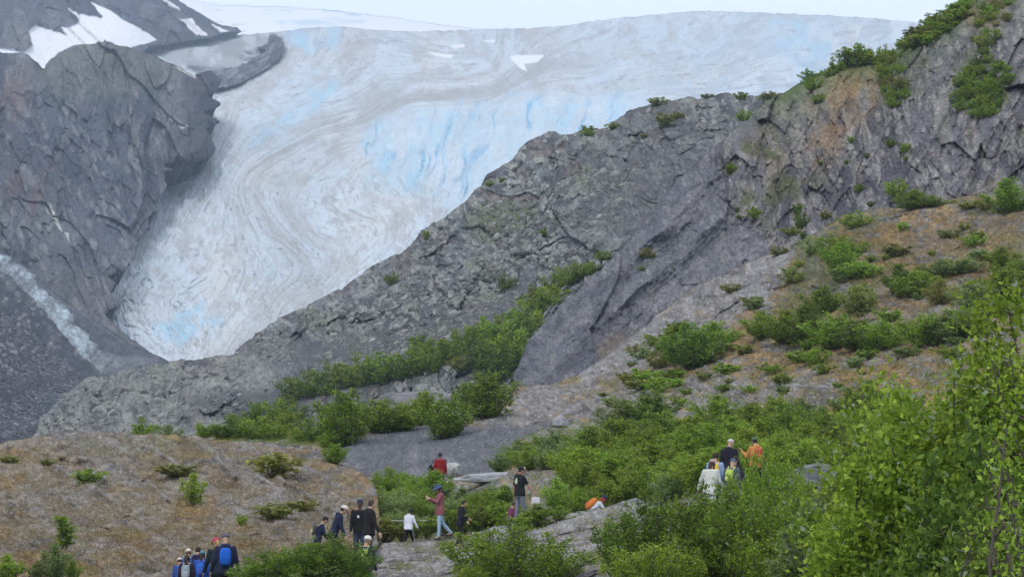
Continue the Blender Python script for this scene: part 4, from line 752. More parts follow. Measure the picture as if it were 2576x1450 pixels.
# --- low ground cover
def cover(name, where, polys, n, leaf, mat, seed, hgt=.12):
    rs = np.random.RandomState(seed); C = []
    tot = 0
    while tot < n:
        poly = polys[rs.randint(len(polys))]; u = rs.uniform(min(p[0] for p in poly), max(p[0] for p in poly)); v = rs.uniform(min(p[1] for p in poly), max(p[1] for p in poly))
        if not bool(inpoly(np.array([u]), np.array([v]), poly)[0]): continue
        c0 = where.pos(u, v); k = rs.randint(12, 40); s_ = leaf*4*(.5+rs.rand())
        C.append(c0+np.abs(rs.randn(k, 3))*np.array([s_, s_, s_*.35])*np.sign(rs.randn(k, 3)*np.array([1, 1, 0])+np.array([0, 0, 1.]))); tot += k
    C = np.concatenate(C); dr = rs.randn(len(C), 3)+np.array([0, 0, 1.2]); V, T = leaves(C, dr, leaf, rs)
    tag(link(name, mesh_np(name, V, T, False), LM[mat]), kind='stuff')
def stones(name, where, poly, n, lo_, hi_, base, seed):
    rs = np.random.RandomState(seed); bm = bmesh.new(); bmesh.ops.create_icosphere(bm, subdivisions=1, radius=1); I = np.array([q.co[:] for q in bm.verts]); T = np.array([[q.index for q in f_.verts] for f_ in bm.faces]); bm.free()
    V = []; Q = []; C = []; k = 0
    while k < n:
        u = rs.uniform(min(q[0] for q in poly), max(q[0] for q in poly)); v = rs.uniform(min(q[1] for q in poly), max(q[1] for q in poly))
        if not bool(inpoly(np.array([u]), np.array([v]), poly)[0]): continue
        if float(fbm(np.array([[u/60., v/40., seed*1.]]), 1, 3, seed)[0]) < rs.uniform(-.45, .35): continue
        r_ = lo_*(hi_/lo_)**(rs.rand()**2.6); a = rs.rand()*6.28; R_ = np.array([[math.cos(a), -math.sin(a), 0], [math.sin(a), math.cos(a), 0], [0, 0, 1]])
        X_ = (I*(.5+.9*rs.rand(len(I), 1))*np.array([1, .8, .55+.3*rs.rand()])*r_)@R_.T+where.pos(u, v)-np.array([0, 0, .35*r_]); V.append(X_); Q.append(T+len(I)*k); C.append(np.tile(np.array(base)*(.5+1.0*rs.rand()), (len(I), 1))); k += 1
    me = mesh_np(name, np.concatenate(V), np.concatenate(Q), False); set_col(me, np.concatenate(C)); tag(link(name, me, where.obj.data.materials[0]), kind='stuff')
stones('ridge_rubble', ridge, [(90,1090),(215,955),(560,895),(800,770),(1010,650),(1200,520),(1400,440),(1600,420),(1500,640),(1300,760),(1100,880),(700,980),(500,1080)], 4600, .20, 1.15, (.20, .208, .195), 81)
stones('moraine_rubble', moraine, [(-20,740),(100,850),(200,950),(180,1000),(60,1100),(-20,1100)], 2600, .25, 1.1, (.15, .155, .168), 82)
stones('gravel_stones', mid_ground, [(850,1130),(960,1085),(1330,1080),(1260,1150),(1240,1185),(1000,1200),(880,1185)], 1300, .02, .09, (.20, .20, .21), 83)
stones('hill_stones', hill, [(1460,950),(1830,700),(2100,590),(2560,500),(2560,980),(1540,1030)], 1500, .05, .26, (.21, .20, .195), 84)
stones('dome_stones', dome, [(0,1125),(250,1095),(480,1105),(800,1140),(940,1260),(900,1430),(0,1450)], 1200, .03, .12, (.20, .19, .175), 85)
stones('ledge_stones', ledge, [(960,1370),(1240,1330),(1560,1290),(1540,1440),(950,1450)], 900, .02, .11, (.28, .27, .27), 86)
cover('ground_cover', mid_ground, [[(940,1200),(1240,1200),(1420,1190),(1700,1200),(2100,1150),(2300,1250),(1700,1320),(1250,1350),(960,1370)], [(500,1090),(700,1065),(860,1100),(860,1130),(560,1110)], [(1250,1130),(1420,1060),(1560,1040),(1500,1150),(1250,1190)]], 42000, .055, 'mid', 71)
cover('hill_moss', hill, [[(1540,950),(1750,930),(2200,890),(2560,880),(2560,1000),(2000,1010),(1540,1020)], [(1900,760),(2150,660),(2560,560),(2560,860),(2250,880),(1900,860)]], 26000, .06, 'olive', 72)
LM['straw'] = leaf_mat('dry_grass_blades', (.13, .092, .030), (.27, .195, .070), (.38, .30, .13), .02, .3)
LM['rust'] = leaf_mat('rusty_moss_blades', (.085, .055, .025), (.16, .10, .045), (.24, .16, .07), .01, .3)
cover('dry_grass', dome, [[(0,1125),(250,1095),(480,1105),(800,1140),(940,1260),(900,1430),(0,1450)]], 60000, .034, 'straw', 74)
cover('rusty_moss', dome, [[(0,1125),(250,1095),(480,1105),(800,1140),(940,1260),(900,1430),(0,1450)]], 45000, .030, 'rust', 75)
cover('hill_grass', hill, [[(1540,940),(1980,640),(2150,560),(2560,500),(2560,1000),(1540,1030)], [(2050,600),(2560,520),(2560,700),(2050,720)]], 60000, .06, 'straw', 76)
cover('ledge_grass', ledge, [[(960,1370),(1240,1330),(1560,1290),(1540,1440),(950,1450)]], 9000, .03, 'straw', 77)
cover('dome_moss', dome, [[(0,1130),(400,1100),(800,1140),(940,1260),(900,1430),(0,1450)]], 16000, .028, 'olive', 73)

# --- inside a thicket each bush is told apart by its place in it
ORD = ['leftmost', 'second', 'third', 'fourth', 'fifth', 'sixth', 'seventh', 'eighth', 'ninth', 'tenth', 'eleventh', 'twelfth', 'thirteenth', 'fourteenth']
TONE = {'mid': 'green', 'dark': 'dark green', 'pale': 'pale green', 'lime': 'bright green', 'olive': 'olive'}
SHORT = {'thicket behind the walkers': 'broad thicket behind right hand walkers', 'bushes of the gully thicket': 'thicket climbing the gully', 'bushes behind the rope': 'bushes behind the rope',
 'bushes around the crouching walker': 'bushes by the crouching walker', 'bushes above the pale rock slab': 'bushes above the pale slab', 'scrub row behind the mossy dome': 'scrub behind the mossy dome',
 'bushes clinging to the cliff face': 'bushes on the cliff face', 'bushes on the upper cliff': 'bushes at the cliff top corner', 'green streak bushes below the cliff crest': 'green streak under the cliff crest',
 'thin shrubs at the foot of the gravel bank': 'thin shrubs under the gravel bank', 'plants under the rope': 'plants under the rope', 'shrubs around the white bag': 'shrubs around the white bag', 'bushes behind the near alder': 'bushes behind the near alders',
 'tufts on the ridge crest': 'tufts on the rubble ridge crest', 'low shrubs below the bare rock': 'low shrubs below the bare rock',
 'small tufts dotted over the right hill': 'tufts dotted over the right hill', 'shrubs on the cliff crest': 'grassy cliff crest', 'tiny shrubs in the cliff cracks': 'tiny shrubs in the cliff cracks'}
for g, nm in SHORT.items():
    it = sorted(GR.get(g, []), key=lambda x: x[2]); nr = min(7, max(1, round(len(it)/9))); rows = [it[len(it)*k//nr:len(it)*(k+1)//nr] for k in range(nr)]
    rn = {1: [''], 2: ['upper', 'lower'], 3: ['upper', 'middle', 'lower'], 4: ['top', 'upper', 'lower', 'bottom'], 5: ['top', 'upper', 'middle', 'lower', 'bottom'], 6: ['top', 'second', 'third', 'fourth', 'fifth', 'bottom'], 7: ['top', 'second', 'third', 'fourth', 'fifth', 'sixth', 'bottom']}[min(nr, 7)]
    for k, row in enumerate(rows):
        row.sort(key=lambda x: x[1])
        for j, (o, u, v, mt) in enumerate(row):
            pl = ORD[min(j, 13)]+(' from the left' if j else '')+((', '+rn[min(k, 6)]+' row') if rn[0] else ''); o['label'] = '%s %s, %s, %s' % (TONE[mt], o['category'], pl, nm)

#@@PEOPLE
# ================================================================== BOULDERS AND SLABS
def boulder(name, u, v, wP, hP, D, seed, mat, label, cat='boulder', flat=1.0, depth=.8, k=(.5, .5)):
    bm = bmesh.new(); bmesh.ops.create_icosphere(bm, subdivisions=5, radius=1); Vx = np.array([q.co[:] for q in bm.verts]); rs = np.random.RandomState(seed)
    for _ in range(13):       # cut by random planes for flat faces
        n = rs.randn(3); n[2] = abs(n[2])*.7; n /= np.linalg.norm(n); d = rs.uniform(.55, .85); t = Vx@n-d; Vx -= np.maximum(t, 0)[:, None]*n*.93
    h, r = facet(Vx+seed, .5, seed, .10*k[0]); Vx = Vx*(1+h+.05*k[1]*fbm(Vx+seed, .4, 5, seed))[:, None]
    Vx -= Vx.min(0)*np.array([0, 0, 1]); mx = Vx.max(0)-Vx.min(0); px = D/F; s = np.array([wP*px/mx[0], wP*px/mx[1]*depth, hP*px/mx[2]*1.15]); Vx = Vx*s
    for q, c in zip(bm.verts, Vx): q.co = c
    for f_ in bm.faces: f_.smooth = True
    me = bpy.data.meshes.new(name); bm.to_mesh(me); bm.free(); p = at(float(u), float(v), D)
    n = fbm(Vx, .3*max(s), 4, seed+5); c = mix(mat, np.array(mat)*.62, sst(n, -.1, .4)); c = mix(c, np.array(mat)*1.25, (r > .7)*.5); set_col(me, c)
    o = link(name, me, STONE); o.location = (p[0], p[1], p[2]-hP*px*.12); tag(o, label, cat); return o
STONE = terrain_mat('boulder_stone', .035, .6, .9, .22, .3)
boulder('boulder', 1407, 1074, 46, 32, mid_ground.pos(1407, 1072)[1]-.6, 3, (.27, .28, .29), 'grey angular boulder on the slope above the gravel bank')
boulder('boulder', 1139, 1200, 46, 37, mid_ground.pos(1139, 1196)[1]-.6, 9, (.33, .34, .33), 'pale round boulder beside the person in red')
boulder('flat_slab', 1290, 1214, 270, 27, 95.5, 12, (.34, .36, .38), 'long flat pale rock slab behind the man with the white bag', 'rock slab', depth=.35, k=(.6, 1.2))
boulder('rock_outcrop', 2085, 1226, 250, 58, 62, 15, (.19, .20, .215), 'grey rock outcrop with a smooth sloping top left of the near alders', 'rock', depth=.6, k=(.8, 1.2))
boulder('rock_outcrop', 2120, 1236, 120, 34, 60, 17, (.27, .27, .28), 'pale broken rock in front of the smooth grey outcrop', 'rock', depth=.6, k=(1, 1.2))
boulder('rock_outcrop', 1060, 1046, 230, 62, 138, 21, (.19, .19, .20), 'pale rounded rock knob above the gravel bank', 'rock', depth=.5, k=(1, 1.6))
boulder('boulder', 1975, 1268, 60, 34, 57, 24, (.33, .34, .35), 'small pale boulder half hidden by leaves under the smooth grey outcrop')

# ================================================================== PEOPLE
def sph(c, r, R=None, nu=14, nv=9, p=1.0):
    V = []; Q = []
    for i in range(nv+1):
        th = math.pi*i/nv
        for j in range(nu):
            ph = 2*math.pi*j/nu; d = np.array([math.sin(th)*math.cos(ph), math.sin(th)*math.sin(ph), math.cos(th)])
            d = np.sign(d)*np.abs(d)**p; V.append(d*np.array(r))
    V = np.array(V)
    if R is not None: V = V@np.array(R).T
    for i in range(nv):
        for j in range(nu): Q.append((i*nu+j, (i+1)*nu+j, (i+1)*nu+(j+1) % nu, i*nu+(j+1) % nu))
    return V+np.array(c), Q
def loft(secs, nu=16):
    """secs: centre, axis1*r, axis2*r"""
    V = []; Q = []
    for c, a, b in secs:
        for j in range(nu):
            t = 2*math.pi*j/nu; V.append(np.array(c)+np.array(a)*math.cos(t)+np.array(b)*math.sin(t))
    n = len(secs)
    for k in range(n-1):
        for j in range(nu): Q.append((k*nu+j, k*nu+(j+1) % nu, (k+1)*nu+(j+1) % nu, (k+1)*nu+j))
    V += [np.array(secs[0][0]), np.array(secs[-1][0])]; o = n*nu
    for j in range(nu): Q.append((o, (j+1) % nu, j)); Q.append((o+1, (n-1)*nu+j, (n-1)*nu+(j+1) % nu))
    return np.array(V), Q
def limb(p0, p1, r0, r1):
    p0 = np.array(p0, float); p1 = np.array(p1, float); d = p1-p0; L = np.linalg.norm(d); d = d/L; a = np.cross(d, [.21, .35, .9]); a /= np.linalg.norm(a); b = np.cross(d, a); S_ = []
    for t in (-.98, -.7, -.3): S_.append((p0+d*r0*t, a*r0*math.sqrt(1-t*t), b*r0*math.sqrt(1-t*t)))
    for t in (0, .33, .66, 1): r = r0+(r1-r0)*t; S_.append((p0+d*L*t, a*r, b*r))
    for t in (.3, .7, .98): S_.append((p1+d*r1*t, a*r1*math.sqrt(1-t*t), b*r1*math.sqrt(1-t*t)))
    return loft(S_, 12)
def rawmesh(name, parts):
    me = bpy.data.meshes.new(name); V = []; Q = []
    for v_, q in parts: o = len(V); V += [tuple(x) for x in v_]; Q += [tuple(i+o for i in f_) for f_ in q]
    me.from_pydata(V, [], Q); me.validate(); bm = bmesh.new(); bm.from_mesh(me); bmesh.ops.remove_doubles(bm, verts=bm.verts, dist=1e-5); bmesh.ops.recalc_face_normals(bm, faces=bm.faces)
    for f_ in bm.faces: f_.smooth = True
    bm.to_mesh(me); bm.free(); return me
def fuse(name, parts, voxel=.012, smooth=3):
    me = rawmesh(name, parts); o = bpy.data.objects.new('tmp', me); COL.objects.link(o)
    m = o.modifiers.new('r', 'REMESH'); m.mode = 'VOXEL'; m.voxel_size = voxel; m.use_smooth_shade = True
    if smooth: m = o.modifiers.new('s', 'SMOOTH'); m.iterations = smooth; m.factor = .5
    dg = bpy.context.evaluated_depsgraph_get(); dg.update(); r = bpy.data.meshes.new_from_object(o.evaluated_get(dg)); bpy.data.objects.remove(o); r.name = name; return r
CM = {}
def cloth(c, rough=.85, size=.03):
    k = tuple(c)
    if k not in CM: CM[k] = plain('cloth', c, rough, .13, size)
    return CM[k]
def RX(a): c, s_ = math.cos(a), math.sin(a); return np.array([[1, 0, 0], [0, c, s_], [0, -s_, c]])      # tips up toward +y
def RZ(a): c, s_ = math.cos(a), math.sin(a); return np.array([[c, s_, 0], [-s_, c, 0], [0, 0, 1]])
PEOPLE = []
def person(u, vtop, D, h, yaw, label, top, legs, skin=(.42, .25, .17), hair=(.02, .015, .012), hairdo='short', hat=None, lean=0, hp=8, hy=0,
           armL=(0, 8, 12), armR=(0, 8, 12), legL=(4, 4), legR=(-6, 8), short_sleeves=False, shorts=False, fat=1.0, pack=None, packlabel=None, hood=False, emblem=None, coat=.0, stripe=None, collar=None):
    """yaw: 0 faces away from the camera, 90 faces right; arm = (forward, out, elbow) degrees; leg = (hip, knee)"""
    r = math.radians; L = h/1.75; ln = r(lean)
    T = RX(ln); hip = np.zeros(3)
    def up(x, y, z): return T@np.array([x, y, z])
    J = {}
    for sd_, lg, ar in ((-1, legL, armL), (1, legR, armR)):
        hj = np.array([sd_*.088, 0, -.02]); a = r(lg[0]); kn = hj+np.array([0, math.sin(a), -math.cos(a)])*.43; b = a-r(lg[1]); an = kn+np.array([0, math.sin(b), -math.cos(b)])*.42
        J[sd_, 'h'], J[sd_, 'k'], J[sd_, 'a'] = hj, kn, an
        sj = up(sd_*.178, -.005, .50); a = r(ar[0])+ln*.15; o_ = r(ar[1]); e = sj+np.array([sd_*math.sin(o_), math.sin(a)*math.cos(o_), -math.cos(a)*math.cos(o_)])*.285
        b = a+r(ar[2]); o2 = o_ if len(ar) < 4 else r(ar[3]); w_ = e+np.array([sd_*math.sin(o2)*1., math.sin(b)*math.cos(o2), -math.cos(b)*math.cos(o2)])*.25
        J[sd_, 's'], J[sd_, 'e'], J[sd_, 'w'] = sj, e, w_
    nk0 = up(0, 0, .53); nk1 = up(0, .015, .63); HR = RZ(r(hy))@RX(0)  # head frame
    HR = RX(ln*.35+r(hp)).T.T; HR = RZ(r(hy))@HR; hc = nk1+HR@np.array([0, .03, .085])
    hd = lambda x, y, z: hc+HR@np.array([x, y, z])
    X = np.array([1, 0, 0.]); Yt = T@np.array([0, 1, 0.])
    def torso(secs, g): return loft([(up(0, y, z), X*(rx*fat+g), Yt*(ry*fat+g)) for z, y, rx, ry in secs])
    base = [(-.10, 0, .10, .09), (-.04, 0, .155, .105), (.05, 0, .155, .105), (.17, .0, .135, .095), (.30, 0, .155, .105), (.42, 0, .170, .105), (.50, -.01, .155, .09), (.545, -.01, .09, .065), (.56, -.01, .05, .05)]
    B = [torso(base, 0), limb(nk0-T@np.array([0, 0, .04]), nk1, .056, .052), sph(hc, (.073, .092, .108), HR), sph(hd(0, .03, -.055), (.055, .058, .052), HR),
         limb(hd(0, .088, .012), hd(0, .108, -.022), .010, .014), sph(hd(-.076, -.004, -.01), (.010, .018, .030), HR, 8, 6), sph(hd(.076, -.004, -.01), (.010, .018, .030), HR, 8, 6), sph(hd(0, .088, -.058), (.024, .010, .008), HR, 8, 6)]
    for s_ in (-1, 1):
        q = J[s_, 'w']; e = J[s_, 'e']; d = (q-e)/np.linalg.norm(q-e); side = np.cross(d, [0, 1, 0.001]); side = side/np.linalg.norm(side)
        pn = np.cross(side, d)*1.0; fwd = pn if pn[1] > 0 else -pn; nrm_ = np.cross(d, fwd)
        B += [limb(J[s_, 's'], e, .047, .038), limb(e, q, .039, .025), limb(J[s_, 'h'], J[s_, 'k'], .080, .052), limb(J[s_, 'k'], J[s_, 'a'], .054, .036), limb(J[s_, 'a'], J[s_, 'a']+np.array([0, .13, -.05]), .036, .030)]
        R3 = np.stack([nrm_, fwd, d], 1); B.append(sph(q+d*.055, (.016, .040, .050), R3))
        for j, ln_ in enumerate((.062, .074, .070, .056)):      # four fingers, gently curled, and a thumb from the side of the palm
            f0 = q+d*.095+fwd*(.030-.020*j); f1 = f0+d*ln_*.55+nrm_*(-s_)*.006*(j+1); f2 = f1+d*ln_*.42+nrm_*(-s_)*.022
            B += [limb(f0, f1, .0095, .009), limb(f1, f2, .009, .0075)]
        B += [limb(q+d*.03+fwd*.030, q+d*.065+fwd*.060, .012, .010), limb(q+d*.065+fwd*.060, q+d*.098+fwd*.066, .010, .0085)]
    zlo = min(J[-1, 'a'][2], J[1, 'a'][2])-.085
    zhi = max((hd(0, 0, .125))[2], up(0, 0, .55)[2])
    def mk(name, parts, mat, vx=.013, sm=3, parent=None):
        me = fuse(name, parts, vx, sm); n_ = len(me.vertices); co = np.empty(n_*3, 'f'); me.vertices.foreach_get('co', co); co = co.reshape(-1, 3)-np.array([0, 0, zlo])
        if name in ('jacket', 'trousers', 'shirt'): co = co+.008*fbm(co+D, .09, 3, 5)[:, None]*np.array([1, 1, .3])
        me.vertices.foreach_set('co', (co*L).ravel().astype('f')); me.update(); return link(name, me, mat, parent)
    def mr(name, parts, mat, parent=None):
        me = rawmesh(name, [(v_-np.array([0, 0, zlo]), q) for v_, q in parts]); me.transform(Matrix.Scale(L, 4)); return link(name, me, mat, parent)
    ptop = at(float(u), float(vtop), D); hz = (zhi-zlo)*L; c_ = RZ(r(yaw)); hoff = RZ(r(yaw))@(hc*L)
    root = empty('person', (ptop[0]-hoff[0], ptop[1]-hoff[1], ptop[2]-hz), -r(yaw)); tag(root, label, 'person')
    mk('body', B, cloth(skin, .55), .0095, 2, root)
    # clothes
    ext = coat; cl = [torso([(-.08-ext, 0, .150, .112), (-.03, 0, .160, .115)]+base[2:8], .022)]
    for s_ in (-1, 1):
        e = J[s_, 'e']; q = J[s_, 'w']; cl.append(limb(J[s_, 's'], J[s_, 's']*.25+e*.75 if short_sleeves else e, .062, .056 if not short_sleeves else .058))
        if not short_sleeves: cl.append(limb(e, e*.06+q*.94, .054, .041))
    if hood: cl += [sph(up(0, -.085, .545), (.105, .055, .055), T), loft([(up(0, -.01, .50), X*.10, Yt*.09), (up(0, -.01, .575), X*.078, Yt*.075), (up(0, -.02, .60), X*.07, Yt*.07)])]
    jk = mk('shirt' if short_sleeves else 'jacket', cl, cloth(top), .014, 3, root)
    tr = [torso([(-.12, 0, .11, .10), (-.04, 0, .158, .110), (.06, 0, .152, .104)], .014)]
    for s_ in (-1, 1):
        k_ = J[s_, 'k']; a_ = J[s_, 'a']; tr.append(limb(J[s_, 'h'], k_, .094, .066))
        if not shorts: tr.append(limb(k_, a_*.96+k_*.04, .066, .052))
    mk('shorts' if shorts else 'trousers', tr, cloth(legs), .014, 3, root)
    if stripe: mr('side_stripe', [limb(J[1, 'h']+np.array([.094, 0, 0]), J[1, 'k']+np.array([.070, 0, 0]), .016, .014), limb(J[1, 'k']+np.array([.070, 0, 0]), J[1, 'a']+np.array([.052, 0, 0]), .014, .012)], cloth(stripe), root)
    for s_ in (-1, 1):
        a_ = J[s_, 'a']; mk('shoe', [sph(a_+np.array([0, .065, -.055]), (.048, .135, .034)), limb(a_+np.array([0, -.01, -.05]), a_+np.array([0, 0, .0]), .052, .046)], cloth((.06, .06, .065)), .012, 1, root)
        mr('eye', [sph(hd(s_*.030, .083, .012), (.013, .008, .008), HR, 8, 6)], cloth((.03, .02, .02), .3), root)
    # hair
    hs = [sph(hd(0, -.018, .018), (.083, .092, .104), HR)]
    if hairdo in ('long', 'pony'):
        hs += [limb(hd(0, -.07, .0), hd(0, -.105, -.17), .055, .040)] if hairdo == 'long' else [limb(hd(0, -.10, .03), hd(-.03, -.14, -.06), .030, .036), limb(hd(-.03, -.14, -.06), hd(-.04, -.12, -.26), .040, .016)]
        if hairdo == 'long': hs += [limb(hd(s_*.065, -.02, -.0), hd(s_*.075, .0, -.18), .030, .022) for s_ in (-1, 1)]
    if hairdo == 'messy': hs += [sph(hd(.03*math.cos(k*1.3), .045*math.sin(k*1.3), .085), (.035, .035, .035)) for k in range(6)]
    if hairdo: mk('hair', hs, cloth(hair, .6, .012), .011, 1, root)
    if hat:
        kind, c1, c2 = hat; dome_ = sph(hd(0, -.004, .040), (.093, .108, .094), HR)
        V_, Q_ = dome_; keep = (V_-hc)@HR[:, 2] > .022; V_ = np.where(keep[:, None], V_, V_-((V_-hc)@HR[:, 2]-.022)[:, None]*HR[:, 2][None])
        ht = mk('hat' if kind in ('sun',) else 'beanie' if kind == 'beanie' else 'cap', [(V_, Q_)], cloth(c1), .011, 1, root)
        if kind == 'cap': mr('brim', [loft([(hd(0, .070, .030), HR@np.array([.070, 0, 0]), HR@np.array([0, 0, .006])), (hd(0, .125, .028), HR@np.array([.066, 0, 0]), HR@np.array([0, 0, .006])), (hd(0, .165, .018), HR@np.array([.042, 0, 0]), HR@np.array([0, 0, .005]))])], cloth(c2), ht)
        if kind == 'cap' and c2 != c1 and sum(c2) > sum(c1)+.5: mr('front_panel', [sph(hd(0, .060, .068), (.066, .052, .052), HR)], cloth(c2), ht)
        if kind == 'sun':
            rim = [(hd(0, 0, .060-.0), HR@np.array([.085, 0, 0]), HR@np.array([0, .098, 0])), (hd(0, 0, .044), HR@np.array([.12, 0, 0]), HR@np.array([0, .13, 0])), (hd(0, .0, .018), HR@np.array([.185, 0, 0]), HR@np.array([0, .20, 0])), (hd(0, 0, .010), HR@np.array([.180, 0, 0]), HR@np.array([0, .195, 0])), (hd(0, 0, .034), HR@np.array([.11, 0, 0]), HR@np.array([0, .12, 0]))]
            mr('brim', [loft(rim, 24)], cloth(c2), ht)
    if emblem:
        side_, c_e, w_e = emblem; sg = 1 if side_ == 'front' else -1
        yo = sg*(.105*fat+.024); mk('shirt_print', [sph(up(.06 if sg > 0 else 0, yo, .36), (w_e, .016, w_e*1.15), T)]+([sph(up(.02, yo, .42), (w_e*.5, .016, w_e*.9), T)] if sg < 0 else []), cloth(c_e), .009, 1, jk)
    if collar: mr('hood_lining', [loft([(up(0, -.03, .545), X*.10, Yt*.09), (up(0, -.04, .60), X*.085, Yt*.075)])], cloth(collar), jk)
    if pack:
        c1, c2, sc_p = pack
        pr = empty('backpack', root.location, -r(yaw)); tag(pr, packlabel, 'backpack'); T2 = T*1.0
        def pb(name, c, rr_, mat, par=None, p=.62): return mr(name, [sph(up(*c), rr_, T2, 20, 14, p)], mat, par)
        pb('pack_body', (0, -.20*1, .29), (.135*sc_p, .088*sc_p, .215*sc_p), cloth(c1), pr); pb('front_pocket', (0, -.29, .21), (.105*sc_p, .035, .105*sc_p), cloth(c2), pr)
        for s_ in (-1, 1):
            mr('shoulder_strap', [limb(up(s_*.085, -.13, .46), up(s_*.095, -.03, .575), .016, .017), limb(up(s_*.095, -.03, .575), up(s_*.115, .10, .47), .017, .017), limb(up(s_*.115, .10, .47), up(s_*.15, .12, .28), .016, .013)], cloth(c2), pr)
    PEOPLE.append(root); root['_j'] = 0; del root['_j']
    inf = dict(root=root, L=L, zlo=zlo, J=J, yaw=r(yaw), up=up)
    inf['world'] = lambda p: np.array(root.location)+RZ(r(yaw))@((np.array(p)-np.array([0, 0, zlo]))*L)
    return inf
NAVY = (.012, .016, .04); BLK = (.010, .010, .014); tan = (.45, .28, .19); dark = (.16, .09, .06)
